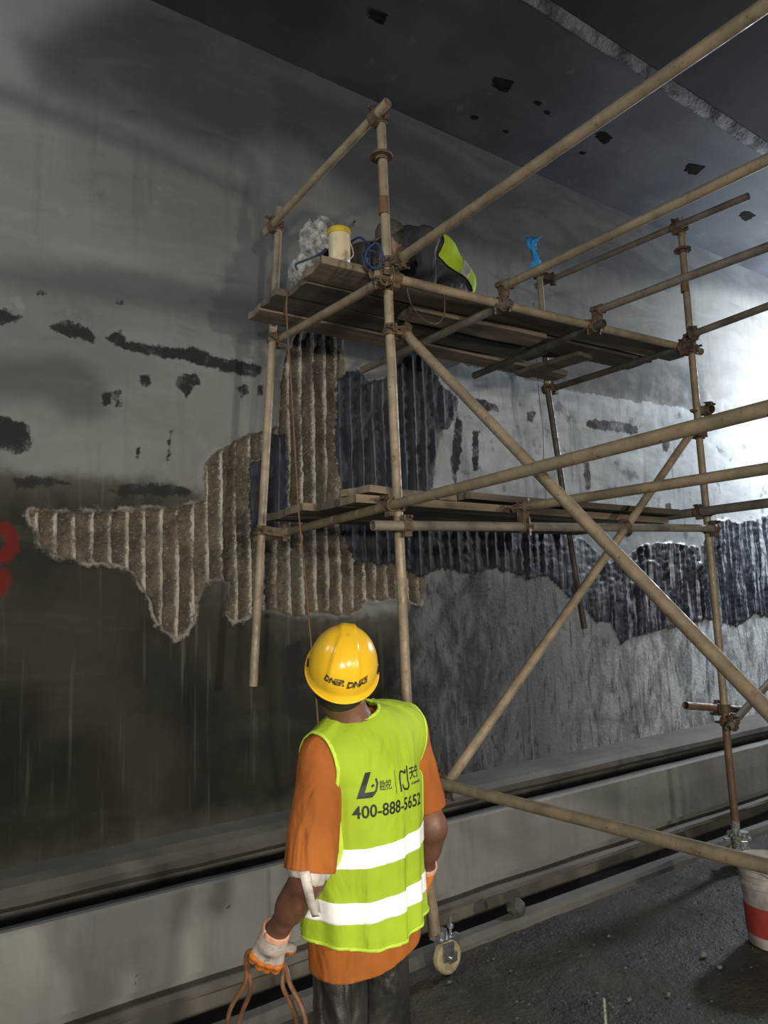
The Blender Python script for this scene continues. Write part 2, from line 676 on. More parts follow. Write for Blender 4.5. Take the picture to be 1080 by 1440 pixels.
me.vertices.add(len(V)); me.vertices.foreach_set('co', V.astype(np.float32).ravel())
me.loops.add(Q.size); me.loops.foreach_set('vertex_index', Q.astype(np.int32).ravel())
me.polygons.add(len(Q))
me.polygons.foreach_set('loop_start', np.arange(0, Q.size, 4, dtype=np.int32))
me.polygons.foreach_set('use_smooth', np.ones(len(Q), bool))
me.update(calc_edges=True)
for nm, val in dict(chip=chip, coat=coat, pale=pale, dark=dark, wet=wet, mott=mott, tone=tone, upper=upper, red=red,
                    rib=rib*sstep(chip, 0, .03), gloss_glare=grow).items():
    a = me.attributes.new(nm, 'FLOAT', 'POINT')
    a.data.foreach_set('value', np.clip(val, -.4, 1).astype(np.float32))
wall = bpy.data.objects.new('wall_back', me)
COL.objects.link(wall)
tag(wall, kind='structure', label='stained concrete tunnel wall with chiselled vertical grooves and black coating')

m, nt, p = new_mat('tunnel_wall')
k = NT(nt)
nf = k.noise(30, 5, .6); nm_ = k.noise(6, 5, .6); nb = k.noise(1.3, 4, .55)
stre = k.noise(3.2, 5, .62, stretch=(2.2, 1, .16))
stre2 = k.noise(9, 5, .65, stretch=(2.4, 1, .10))
jit = k.math('MULTIPLY', k.math('SUBTRACT', nf, .5), .05)


def msk(name, soft=.006, j=True):
    a = k.attr(name)
    if j: a = k.math('ADD', a, jit)
    return k.ramp(a, -soft, soft)


nL = k.noise(.55, 4, .5)
trow = k.noise(2.4, 6, .65, stretch=(.35, 1, 1.3), dist=.8)
base = k.mix(k.ramp(nL, .35, .65), (.185, .188, .182), (.13, .132, .126))
base = k.mix(k.ramp(trow, .48, .70, 0, .55), base, (.21, .212, .205))
base = k.mix(k.ramp(trow, .30, .46, .6, 0), base, (.085, .085, .080))
base = k.mix(k.ramp(stre, .54, .74, 0, .35), base, (.075, .074, .068))
base = k.mix(k.ramp(nm_, .62, .75, 0, .25), base, (.26, .26, .25))
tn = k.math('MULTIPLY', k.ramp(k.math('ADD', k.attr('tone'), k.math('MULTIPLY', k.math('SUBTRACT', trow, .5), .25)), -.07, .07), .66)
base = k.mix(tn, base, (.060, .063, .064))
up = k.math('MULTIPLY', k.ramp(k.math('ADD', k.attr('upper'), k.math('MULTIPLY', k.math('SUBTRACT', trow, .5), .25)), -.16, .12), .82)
base = k.mix(up, base, k.mix(k.ramp(trow, .4, .7), (.040, .043, .047), (.066, .069, .073)))  # darker below the ceiling: dark coat with lamp shading painted in
pl = k.mix(k.ramp(trow, .35, .68), (.25, .262, .268), (.36, .375, .38))
pl = k.mix(k.ramp(stre, .56, .70, 0, .8), pl, (.12, .13, .14))
pl = k.mix(k.ramp(nm_, .58, .68, 0, .7), pl, (.095, .105, .115))
base = k.mix(msk('pale'), base, pl)
wt = k.mix(k.ramp(nb, .35, .65), (.036, .033, .025), (.020, .0195, .017))
wt = k.mix(k.ramp(k.math('ADD', k.attr('wet'), k.math('MULTIPLY', k.math('SUBTRACT', nm_, .5), .3)), .02, .26, .75, 0), wt, (.075, .070, .057))
wt = k.mix(k.ramp(trow, .52, .72, 0, .5), wt, (.058, .055, .044))
wt = k.mix(k.ramp(stre2, .55, .72, 0, .5), wt, (.10, .096, .083))
base = k.mix(k.ramp(k.math('ADD', k.attr('wet'), k.math('MULTIPLY', k.math('SUBTRACT', nm_, .5), .15)), -.06, .06), base, wt)
blot = k.noise(4.5, 7, .72, stretch=(1.2, 1, .55), dist=.6)
mt = k.mix(k.ramp(blot, .34, .64), (.130, .134, .136), (.045, .047, .050))
mt = k.mix(k.ramp(k.noise(11, 6, .7, stretch=(1.3, 1, .7)), .56, .63, 0, .8), mt, (.03, .032, .036))
mt = k.mix(k.ramp(stre2, .58, .75, 0, .4), mt, (.30, .31, .315))
mt = k.mix(k.math('MULTIPLY', k.attr('gloss_glare'), k.ramp(blot, .40, .58, .25, 1.)), mt, (.48, .50, .51))  # paler towards the flood lamp, its light painted into the colour
mt = k.mix(k.ramp(k.noise(5, 6, .7, stretch=(2.6, 1, .35), dist=.5), .52, .64, 0, .7), mt, (.030, .032, .036))
mfac = k.ramp(k.math('ADD', k.attr('mott'), k.math('MULTIPLY', k.math('SUBTRACT', blot, .5), .5)), -.07, .07)
base = k.mix(mfac, base, mt)
dkn = k.math('MULTIPLY', k.math('SUBTRACT', k.noise(17, 7, .75), .5), .10)
dkf = k.ramp(k.math('ADD', k.attr('dark'), dkn), -.004, .012)
dkf = k.math('MULTIPLY', dkf, k.ramp(k.noise(9, 5, .7), .30, .5, .55, 1.))
base = k.mix(dkf, base, (.024, .024, .023))
ch = k.mix(k.ramp(nm_, .35, .65), (.115, .098, .074), (.060, .051, .040))
crumb = k.noise(48, 5, .75)
rb = k.ramp(k.math('ADD', k.attr('rib'), k.math('MULTIPLY', k.math('SUBTRACT', crumb, .5), 2.4)), .22, .55)
halo = k.math('MULTIPLY', k.ramp(k.attr('rib'), .0, .3), .35)
ch = k.mix(halo, ch, (.20, .18, .145))
rb = k.math('MULTIPLY', rb, k.ramp(k.noise(5, 4, .6), .36, .6, .25, .95))
ch = k.mix(k.ramp(k.noise(26, 5, .7), .55, .66, 0, .6), ch, (.038, .032, .025))
ch = k.mix(rb, ch, (.38, .355, .30))
ch = k.mix(k.ramp(k.noise(70, 4, .65), .58, .66, 0, .55), ch, (.27, .25, .21))
chm = msk('chip')
base = k.mix(chm, base, ch)
edge = k.math('MULTIPLY', k.ramp(k.math('ABSOLUTE', k.math('ADD', k.attr('chip'), k.math('MULTIPLY', jit, 1.5))), .0, .022, 1, 0), k.ramp(nm_, .42, .60, 0, .75))
base = k.mix(edge, base, (.27, .25, .21))
ct = k.mix(k.ramp(nm_, .4, .7), (.016, .018, .025), (.030, .033, .043))
ct = k.mix(k.math('MULTIPLY', k.math('MULTIPLY', k.ramp(stre2, .48, .58), k.ramp(blot, .42, .56)), k.attr('gloss_glare')), ct, (.30, .315, .335))  # silver streaks paint the flood lamp's reflection into the coat colour
ctm = msk('coat')
base = k.mix(ctm, base, ct)
base = k.mix(msk('red', .01), base, (.11, .016, .012))
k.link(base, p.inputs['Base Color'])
ctr = k.mixf(k.attr('gloss_glare'), .62, k.ramp(nf, .3, .7, .20, .45))
ro = k.mixf(ctm, k.ramp(nm_, .3, .7, .6, .85), ctr)
wetr = k.math('MULTIPLY', mfac, k.ramp(nf, .42, .6))
ro = k.mixf(wetr, ro, .36)
k.link(ro, p.inputs['Roughness'])
k.link(k.mixf(k.math('MAXIMUM', ctm, k.math('MULTIPLY', wetr, k.attr('gloss_glare'))), .07, k.mixf(k.attr('gloss_glare'), .2, .65)), p.inputs['Specular IOR Level'])
hb = k.math('ADD', k.math('MULTIPLY', nf, .5), k.math('MULTIPLY', k.noise(110, 3, .6), .3))
hb = k.math('ADD', hb, k.math('MULTIPLY', stre2, k.math('ADD', k.math('MULTIPLY', ctm, 1.2), k.math('MULTIPLY', wetr, .6))))
comb = k.nt.nodes.new('ShaderNodeTexWave')
comb.bands_direction = 'Z'
comb.inputs['Scale'].default_value = 17
comb.inputs['Distortion'].default_value = 3.5
comb.inputs['Detail Scale'].default_value = 2
k.link(k.tc.outputs['Object'], comb.inputs['Vector'])
hb = k.math('ADD', hb, k.math('MULTIPLY', k.math('MULTIPLY', comb.outputs['Fac'], chm), .16))
k.link(k.bump(hb, .55, .007), p.inputs['Normal'])
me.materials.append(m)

# ------------------------------------------------------------------ ceiling, floor, kerbs
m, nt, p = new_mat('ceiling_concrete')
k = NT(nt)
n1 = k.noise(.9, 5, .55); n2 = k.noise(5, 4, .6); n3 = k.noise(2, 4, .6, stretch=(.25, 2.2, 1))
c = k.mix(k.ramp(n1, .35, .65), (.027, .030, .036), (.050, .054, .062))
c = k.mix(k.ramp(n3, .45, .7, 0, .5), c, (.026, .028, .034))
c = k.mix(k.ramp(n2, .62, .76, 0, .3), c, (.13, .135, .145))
k.link(c, p.inputs['Base Color'])
p.inputs['Roughness'].default_value = .75
k.link(k.bump(k.noise(22, 4), .25, .006), p.inputs['Normal'])
p.inputs['Specular IOR Level'].default_value = .15
M['ceiling'] = m
M['ceiling_seam'] = simple('seam_mortar', (.15, .155, .17), .85, 0, (.035, .037, .042), 5, .8, 30, bdist=.02, spec=.1)
M['ceiling_near'] = simple('ceiling_shaded_concrete', (.024, .026, .030), .9, 0, (.016, .018, .021), 1.5, .3, 20, spec=.1)  # darker copy of the ceiling colour, weaker lamp light painted in
STEP = 3.03
V = [(-6, WY+.15, CEILZ), (15, WY+.15, CEILZ), (15, STEP, CEILZ), (-6, STEP, CEILZ),
     (-6, STEP-.05, CEILZ+.05), (15, STEP-.05, CEILZ+.05)]
ceil = mesh_obj('ceiling', [Vector(v) for v in V]+[Vector((v[0], v[1], v[2]+.4)) for v in (V[0], V[1], V[5], V[4])],
                [[3, 2, 1, 0], [4, 5, 2, 3], [6, 7, 8, 9], [0, 1, 7, 6], [9, 8, 5, 4]], M['ceiling'])
tag(ceil, kind='structure', label='grey concrete tunnel ceiling slab above the wall')
NV = [(-6, STEP-.05, CEILZ+.05), (15, STEP-.05, CEILZ+.05), (15, -4, CEILZ+.95), (-6, -4, CEILZ+.95)]  # shaped to rise towards the viewer so it catches less flood light
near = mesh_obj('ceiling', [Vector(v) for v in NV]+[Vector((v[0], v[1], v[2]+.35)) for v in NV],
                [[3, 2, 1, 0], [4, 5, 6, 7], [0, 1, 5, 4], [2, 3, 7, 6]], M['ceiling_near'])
tag(near, kind='structure', label='rising part of the ceiling nearer the viewer, sloped and coloured for shade')
# rough mortar seam along the ceiling step
nseg = 240
sx = np.linspace(-1, 15, nseg)
wv = .026+.022*vnoise(np.stack([sx*3.1, sx*0, sx*0], 1), 4)
hv = .016+.008*vnoise(np.stack([sx*7, sx*0, sx*0], 1), 8)
SV, SF = [], []
for i in range(nseg):
    for y, z in ((STEP-.055, CEILZ+.045), (STEP-.012, CEILZ-hv[i]), (STEP+wv[i]*.6, CEILZ-hv[i]*.8), (STEP+wv[i], CEILZ+.002)):
        SV.append((sx[i], y, z))
for i in range(nseg-1):
    for j in range(3):
        a = i*4+j
        SF.append([a+1, a, a+4, a+5])
seam = mesh_obj('ceiling_seam', [Vector(v) for v in SV], SF, M['ceiling_seam'], parent=ceil, smooth=True)
M['pocket'] = simple('pocket_shade', (.010, .010, .011), 1., 0, (.018, .016, .015), 30, .5, spec=0.)  # near-black flat plates stand in for the shade inside ceiling recesses
for (x, y, s) in ((532, 22, .07), (708, 118, .09), (850, 193, .085), (977, 237, .10), (1051, 303, .10), (757, 145, .035),
                  (668, 165, .035), (770, 158, .03), (820, 215, .03), (712, 185, .025)):
    q = pZ(x, y, CEILZ)
    bm = bmesh.new()
    rz = RNG.uniform(-.4, .4)
    ax = (Vector((math.cos(rz), math.sin(rz), 0)), Vector((-math.sin(rz), math.cos(rz), 0)), Vector((0, 0, 1)))
    bm_box(bm, (q[0], q[1], CEILZ), ax, (s*.75, s*.55, .007), .004)
    if s > .05:
        bm_box(bm, (q[0]+s*.5, q[1]+s*.35, CEILZ), ax, (s*.45, s*.35, .006), .003)
        bm_box(bm, (q[0]-s*.6, q[1]-s*.1, CEILZ), ax, (s*.5, s*.3, .005), .002)
    bm_obj('pocket_shade_plate', bm, M['pocket'], ceil)

# floor: trampled wet concrete, uneven
fx = np.concatenate([np.arange(-2, 6.5, .035), np.arange(6.5, 15, .25)])
fy = np.concatenate([np.arange(-4, .8, .3), np.arange(.8, 2.985, .035), [2.99]])
gx2, gy2 = [a.ravel() for a in np.meshgrid(fx, fy, indexing='ij')]
FP = np.stack([gx2, gy2, gx2*0], 1)
fz = .006*fbm(FP*3, 4, 41)+.002*fbm(FP*20, 2, 43)
nyy = len(fy)
ii = (np.arange(len(fx)-1)[:, None]*nyy+np.arange(nyy-1)[None, :]).ravel()
FV = np.stack([gx2, gy2, fz-.004], 1)
FQ = np.stack([ii, ii+nyy, ii+nyy+1, ii+1], 1)
m, nt, p = new_mat('wet_floor')
k = NT(nt)
f1 = k.noise(1.6, 6, .65); f2 = k.noise(9, 6, .7); f3 = k.noise(60, 3)
c = k.mix(k.ramp(f1, .35, .65), (.026, .022, .017), (.060, .052, .041))
c = k.mix(k.ramp(f2, .55, .72, 0, .8), c, (.016, .014, .011))
c = k.mix(k.ramp(f2, .30, .44, .6, 0), c, (.10, .09, .074))
c = k.mix(k.ramp(f3, .70, .76, 0, .6), c, (.22, .21, .19))
k.link(c, p.inputs['Base Color'])
k.link(k.ramp(f1, .4, .62, .55, .9), p.inputs['Roughness'])
p.inputs['Specular IOR Level'].default_value = .25
k.link(k.bump(k.math('ADD', f2, k.math('MULTIPLY', f3, .3)), 1., .02), p.inputs['Normal'])
M['floor'] = m
floor = mesh_obj('floor', FV, FQ, m, smooth=True)
tag(floor, kind='structure', label='dark wet muddy concrete floor')


def profile(name, prof, mat, label, x0=-3.2, x1=15, step=.08, rough=.006, seed=1, close=True):
    """a long run along the wall with an uneven poured edge"""
    X = np.arange(x0, x1+step, step)
    X[-1] = x1
    n = len(prof)
    P = []
    for j, (y, z) in enumerate(prof):
        q = np.stack([X*2.5, X*0+j*5.3, X*0+seed*9.1], 1)
        P.append(np.stack([X, y+rough*fbm(q, 3, seed), z+rough*fbm(q+77, 3, seed)], 1))
    V = np.stack(P, 1).reshape(-1, 3)
    F = []
    for i in range(len(X)-1):
        for j in range(n if close else n-1):
            j2 = (j+1) % n
            F.append([i*n+j, i*n+j2, (i+1)*n+j2, (i+1)*n+j])
    if close:
        F.append(list(range(n))[::-1]); F.append([(len(X)-1)*n+j for j in range(n)])
    o = mesh_obj(name, V, F, mat)
    return tag(o, label, kind='structure')


def conc(name, a, b, spots, streak=True):
    m, nt, p = new_mat(name)
    k = NT(nt)
    n1 = k.noise(2.2, 5, .6); n2 = k.noise(14, 5, .65); st = k.noise(4, 5, .6, stretch=(2, 1, .25))
    c = k.mix(k.ramp(n1, .35, .65), a, b)
    if streak: c = k.mix(k.ramp(st, .5, .75, 0, .45), c, tuple(v*.55 for v in a))
    c = k.mix(k.ramp(k.noise(7, 5, .7), .66, .70, 0, .85), c, spots)
    c = k.mix(k.ramp(n2, .68, .78, 0, .5), c, tuple(v*.4 for v in b))
    k.link(c, p.inputs['Base Color'])
    p.inputs['Roughness'].default_value = .8
    k.link(k.bump(k.math('ADD', n2, k.math('MULTIPLY', k.noise(60, 3), .4)), .45, .006), p.inputs['Normal'])
    return m


M['beam'] = conc('beam_concrete', (.165, .165, .152), (.21, .21, .195), (.05, .05, .048))
M['ledge'] = conc('ledge_concrete', (.080, .073, .061), (.115, .104, .087), (.04, .047, .042), False)
M['kerb'] = conc('kerb_concrete', (.075, .070, .060), (.115, .108, .095), (.04, .038, .034), False)
M['trench'] = simple('trench_mud', (.085, .077, .063), .75, 0, (.13, .118, .098), 4, .5, 25)
profile('trim_1', [(4.5, .425), (4.22, .415), (4.14, .398), (4.098, .365), (4.10, .325), (4.16, .285), (4.30, .26), (4.5, .25)], M['ledge'],
        'rounded concrete ledge along the foot of the tunnel wall', seed=3, rough=.009)
profile('trim_2', [(3.49, .444), (3.44, .450), (3.425, .44), (3.415, .30), (3.41, .092), (3.47, .085), (3.47, .0), (3.50, .0)],
        M['beam'], 'pale grey concrete drain wall between the two channels', seed=5, rough=.004)
profile('trim_3', [(3.66, .030), (3.40, .034), (3.380, .024), (3.378, .002), (3.40, -.012), (3.66, -.012)], M['ledge'],
        'rough concrete footing below the drain wall', seed=7, rough=.010)
profile('trim_7', [(3.66, -.006), (3.394, -.006), (3.388, -.10), (3.385, -.36), (3.66, -.36)], M['trench'],
        'dark mud coated side of the open drain', seed=17, rough=.012)
profile('trim_4', [(3.085, -.36), (3.075, .030), (3.05, .048), (2.995, .045), (2.978, .02), (2.97, -.02), (2.96, -.36)], M['kerb'],
        'low broken concrete kerb between floor and open drain', seed=9, rough=.010, step=.05)
profile('trim_5', [(3.05, -.24), (3.40, -.24), (3.40, -.38), (3.05, -.38)], M['trench'], 'muddy bottom of the open drain', seed=11)
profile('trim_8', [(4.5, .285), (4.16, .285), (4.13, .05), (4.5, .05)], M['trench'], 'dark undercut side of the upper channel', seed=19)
profile('trim_6', [(3.47, .25), (4.20, .23), (4.20, .08), (3.47, .08)], M['trench'], 'wet dark bottom of the upper channel', seed=13)
# ------------------------------------------------------------------ the scaffold
scaf = empty('scaffold_tower', (2.25, 2.86, 0), 'rusty tube-and-coupler scaffold tower on castors with two plank decks and long braces', 'scaffold')
SO = (2.25, 2.86, 0)
TR = .0242
T = {}


def tube(key, name, a, b, mat='tube', r=TR, wob=.004):
    a, b = Vector(a), Vector(b)
    bm = bmesh.new()
    bm_tube(bm, a, b, r, r*.84, 18, wob, 8)
    o = bm_obj(name, bm, M[mat], scaf, SO, smooth=True, sharp=.7)
    T[key] = (a, b, o)
    return o


def off(v, d):
    v = Vector(v); return v+Vector(d)


# standards
FLt, FLm = Vector((2.118, 2.86, 4.17)), Vector((2.165, 2.86, 1.10))
tube('FL', 'standard', FLt, FLm)
tube('FL2', 'standard', (2.166, 2.86, 1.14), (2.285, 2.875, .17), 'tube_rust')
tube('FLx', 'jack_tube', (2.205, 2.82, .60), (2.262, 2.835, .20), 'tube')
tube('BL', 'standard', pY(393, 293, 3.92), pY(356, 965, 3.92))
tube('FR', 'standard', (4.612, 2.75, 4.32), (4.646, 2.75, .98))
tube('FR2', 'standard', (4.646, 2.75, 1.02), (4.655, 2.75, .17), 'tube_rust')
tube('BR', 'standard', pY(757, 372, 3.82), pY(770, 548, 3.82), 'tube')
tube('BR2', 'standard', pY(769, 540, 3.82), pY(822, 884, 3.82), 'tube_dark')
# standards of the next frame, outside the picture
tube('NL', 'standard', (2.15, .62, 3.9), (2.15, .62, .02))
tube('NM', 'standard', (3.25, .62, 3.9), (3.25, .62, .02))
tube('NR', 'standard', (4.75, .62, 3.9), (4.75, .62, .02))
# upper deck
tube('UF', 'ledger', pY(523, 384, 2.805), (4.80, 2.79, 3.395))
tube('UA', 'transom', (2.075, 4.03, 3.325), (2.055, 2.79, 3.262))
tube('UB1', 'transom', (2.155, 2.78, 3.395), (2.10, .50, 3.40))
tube('U2', 'transom', (2.85, 4.16, 3.325), (2.85, 2.72, 3.30), 'tube_grey')
tube('U2n', 'transom', (2.88, 2.79, 3.425), (2.88, .5, 3.375))
tube('U3', 'transom', (3.61, 3.84, 3.32), (3.62, 2.70, 3.335), 'tube_dark')
tube('U3n', 'transom', (3.66, 2.77, 3.445), (3.60, .5, 3.34), 'tube_grey')
tube('U4', 'transom', (4.43, 3.92, 3.345), (4.51, 2.68, 3.36), 'tube_dark')
tube('U4n', 'transom', (4.58, 2.70, 3.455), (4.42, .5, 3.45), 'tube_grey')
# guard rails
tube('TL', 'guard_rail', pX(374, 327, 2.04), pY(545, 144, 2.75))
tube('TRr', 'guard_rail', (4.50, 4.00, 4.27), (4.56, 2.24, 4.215), 'tube_grey')
# lower deck
tube('LF', 'ledger', pY(524, 739, 2.805), pY(1004, 743, 2.70), 'tube_grey')
tube('LA', 'transom', (2.085, 4.27, 2.125), (2.115, .5, 2.225))
tube('L2', 'transom', (2.91, 2.83, 2.187), (2.90, .5, 2.165), 'tube')
tube('L4', 'transom', (4.56, 3.66, 2.245), (4.50, .5, 2.235), 'tube_grey', r=.030)
# braces and the low rail
tube('B1', 'diagonal_brace', (2.225, 2.885, 3.075), (2.20, .62, .79))
tube('B2', 'diagonal_brace', pY(622, 1112, 2.79), pY(974, 606, 2.70), 'tube')
tube('LR', 'low_rail', (2.26, 2.78, .870), (2.262, .45, .895))
tube('S1', 'short_tube', pY(964, 992, 2.80), (4.95, 2.80, .925), 'tube_rust')
tube('B3', 'diagonal_brace', pY(1024, 1024, 2.70), pY(1130, 905, 2.70), 'tube_grey')


def closest(k1, k2):
    p1, q1, _ = T[k1]; p2, q2, _ = T[k2]
    d1, d2, r = q1-p1, q2-p2, p1-p2
    a, e, f = d1.dot(d1), d2.dot(d2), d2.dot(r)
    c, b = d1.dot(r), d1.dot(d2)
    den = a*e-b*b
    s = min(max((b*f-c*e)/den, 0), 1) if den > 1e-9 else 0
    t = min(max((b*s+f)/e, 0), 1)
    s = min(max((b*t-c)/a, 0), 1)
    return p1+d1*s, d1.normalized(), p2+d2*t, d2.normalized()


def clamp_band(bm, bb, c, d, toward, r=TR):
    """a two-part clamp: collar with flanges and a lug on the side away from the other tube"""
    x, y, z = frame(d)
    c = Vector(c)
    bm_lathe(bm, [(r+.001, -.028), (r+.0075, -.028), (r+.0095, -.022), (r+.007, -.014), (r+.007, .014), (r+.0095, .022),
                  (r+.0075, .028), (r+.001, .028)], c, (x, y, z), 16, False, False)
    t = Vector(toward)-z*Vector(toward).dot(z)
    t = t.normalized() if t.length > 1e-4 else x
    s = z.cross(t)
    for sg in (1, -1):
        bm_box(bm, c+s*sg*(r+.012)+t*.004, (s, t, z), (.014, .006, .022), .002)
        bm_box(bm, c+s*sg*(r+.012)-t*.010, (s, t, z), (.013, .004, .020), .002)
    # swing bolt with nut
    bm_tube(bb, c+s*(r+.016)-t*.035, c+s*(r+.016)+t*.045, .0055, None, 8)
    bm_tube(bb, c+s*(r+.016)-t*.028, c+s*(r+.016)-t*.014, .0115, None, 6)
    bm_tube(bb, c+s*(r+.016)-t*.050, c+s*(r+.016)-t*.035, .008, None, 6)


def coupler(k1, k2):
    p1, d1, p2, d2 = closest(k1, k2)
    bm, bb, b2 = bmesh.new(), bmesh.new(), bmesh.new()
    tw = p2-p1
    if tw.length < 1e-4: tw = d1.cross(d2)
    clamp_band(bm, bb, p1, d1, tw)
    clamp_band(bm, b2, p2, d2, -tw)
    n = tw.normalized()
    x, y, z = frame(n)
    bm_box(bm, (p1+p2)/2, (x, y, z), (.022, .022, max(tw.length*.5-.020, .008)), .003)
    o = bm_obj('coupler', bm, M['coupler'], scaf, SO, smooth=True, sharp=.6)
    bm_obj('bolt', bb, M['bolt'], o, SO, smooth=True, sharp=.6)
    bm_obj('bolt', b2, M['bolt'], o, SO, smooth=True, sharp=.6)


for a, b in (('FL', 'UF'), ('FL', 'UB1'), ('FL', 'TL'), ('FL', 'B1'), ('FL', 'LF'), ('FL', 'LA'), ('UA', 'UF'), ('BL', 'UA'), ('BL', 'TL'),
             ('BL', 'LA'), ('UF', 'U2n'), ('UF', 'U2'), ('UF', 'U3n'), ('UF', 'U3'), ('FR', 'UF'), ('FR', 'U4n'), ('FR', 'U4'),
             ('FR', 'TRr'), ('BR', 'TRr'), ('BR2', 'U4'), ('LF', 'L2'), ('FR', 'LF'), ('FR', 'L4'), ('FR', 'B2'), ('FL2', 'LR'),
             ('LF', 'B2'), ('FR2', 'B3'), ('FR2', 'S1'), ('LR', 'B2'),
             ('NL', 'UB1'), ('NL', 'LA'), ('NL', 'B1'), ('NL', 'LR'), ('NM', 'U2n'), ('NR', 'U4n'), ('NR', 'L4')):
    coupler(a, b)

# loose swivel clamp on the right standard, flange and sleeve on the left one
bm, bb, b2 = bmesh.new(), bmesh.new(), bmesh.new()
q = pY(986, 578, 2.75)
clamp_band(bm, bb, q, (0, 0, 1), (1, 0, 0))
clamp_band(bm, b2, q+np.array([.075, -.01, .02]), (.3, 1, .2), (-1, 0, 0))
bm_box(bm, Vector(q)+Vector((-.07, 0, -.01)), AX, (.05, .012, .008), .003)
o = bm_obj('coupler', bm, M['coupler'], scaf, SO, smooth=True, sharp=.6)
bm_obj('bolt', bb, M['bolt'], o, SO, smooth=True, sharp=.6)
bm_obj('bolt', b2, M['bolt'], o, SO, smooth=True, sharp=.6)


def collar(px, py, Y, prof, mat='coupler', name='flange'):
    c = pY(px, py, Y)
    bm = bmesh.new()
    bm_lathe(bm, prof, c, AX, 24, False, False)
    bm_obj(name, bm, M[mat], scaf, SO, smooth=True, sharp=.6)


for px, py, Y in ((536, 220, 2.86), (960, 352, 2.75)):
    collar(px, py, Y, [(TR, -.022), (.030, -.022), (.031, -.006), (.058, -.006), (.060, 0), (.058, .006), (.031, .006),
                       (.030, .022), (TR, .022)])
for px, py, Y in ((540, 290, 2.86), (963, 402, 2.75)):
    collar(px, py, Y, [(TR, -.045), (.029, -.045), (.0295, -.03), (.0275, -.02), (.0275, .03), (.029, .04), (.028, .045), (TR, .045)],
           'tube_rust', 'sleeve')


def castor(c, rot, r=.068):
    """wheel on a fork with a threaded stem; c = ground contact"""
    c = Vector(c)
    f = Vector((math.cos(rot), math.sin(rot), 0)); s = Vector((-math.sin(rot), math.cos(rot), 0)); u = Vector((0, 0, 1))
    hub = c+u*r
    bm = bmesh.new()
    bm_lathe(bm, [(.012, -.016), (r*.72, -.016), (r*.78, -.021), (r*.93, -.021), (r, -.012), (r, .012), (r*.93, .021), (r*.78, .021),
                  (r*.72, .016), (.012, .016)], hub, (f, u, -s), 32, True, True)
    root = None
    bmf = bmesh.new()
    for sg in (1, -1):
        bm_box(bmf, hub+s*sg*.029-f*.015+u*.030, (f, s, u), (.034, .003, .040), .003)
        bm_box(bmf, hub+s*sg*.029+f*.012+u*.0, (f, s, u), (.026, .003, .022), .003)
    bm_box(bmf, hub+u*.086-f*.030, (f, s, u), (.045, .034, .004), .002)
    bm_tube(bmf, hub-s*.042, hub+s*.042, .011, None, 12)
    bm_tube(bmf, hub+u*.088-f*.035, hub+u*.125-f*.035, .030, None, 16)
    root = bm_obj('castor', bmf, M['chrome'], scaf, SO, smooth=True, sharp=.6)
    tag(root, 'zinc castor fork with a pale plastic wheel')
    bm_obj('wheel', bm, M['wheel'], root, SO, smooth=True, sharp=.5)
    bb = bmesh.new()
    bm_tube(bb, hub+u*.09+f*.025, hub+u*.165+f*.032, .007, None, 8)
    bm_tube(bb, hub+u*.115+f*.028, hub+u*.13+f*.029, .015, None, 6)
    bm_box(bb, hub+u*.075+f*.055, (f, s, u), (.025, .018, .006), .003)
    bm_obj('brake_lever', bb, M['chrome'], root, SO, smooth=True, sharp=.6)


M['wheel'] = simple('nylon_wheel', (.50, .44, .27), .45, 0, (.36, .31, .19), 25, .2)
castor((2.335, 2.845, .004), .08, .074)
castor((4.69, 2.76, .006), 2.3)
# spilled mortar crust on the right castor
bm = bmesh.new()
bm_tube(bm, (4.655, 2.75, .155), (4.655, 2.75, .20), .034, .026, 14)
for a in range(9):
    an = a*.7
    bm_box(bm, (4.655+.038*math.cos(an), 2.75+.038*math.sin(an), .185+.012*math.sin(a*2.3)), frame((math.cos(an), math.sin(an), .5)),
           (.012, .008, .012), .004)
bm_obj('mortar_splash', bm, simple('white_mortar', (.26, .265, .26), .8, 0, (.08, .08, .08), 60, .5), scaf, SO)

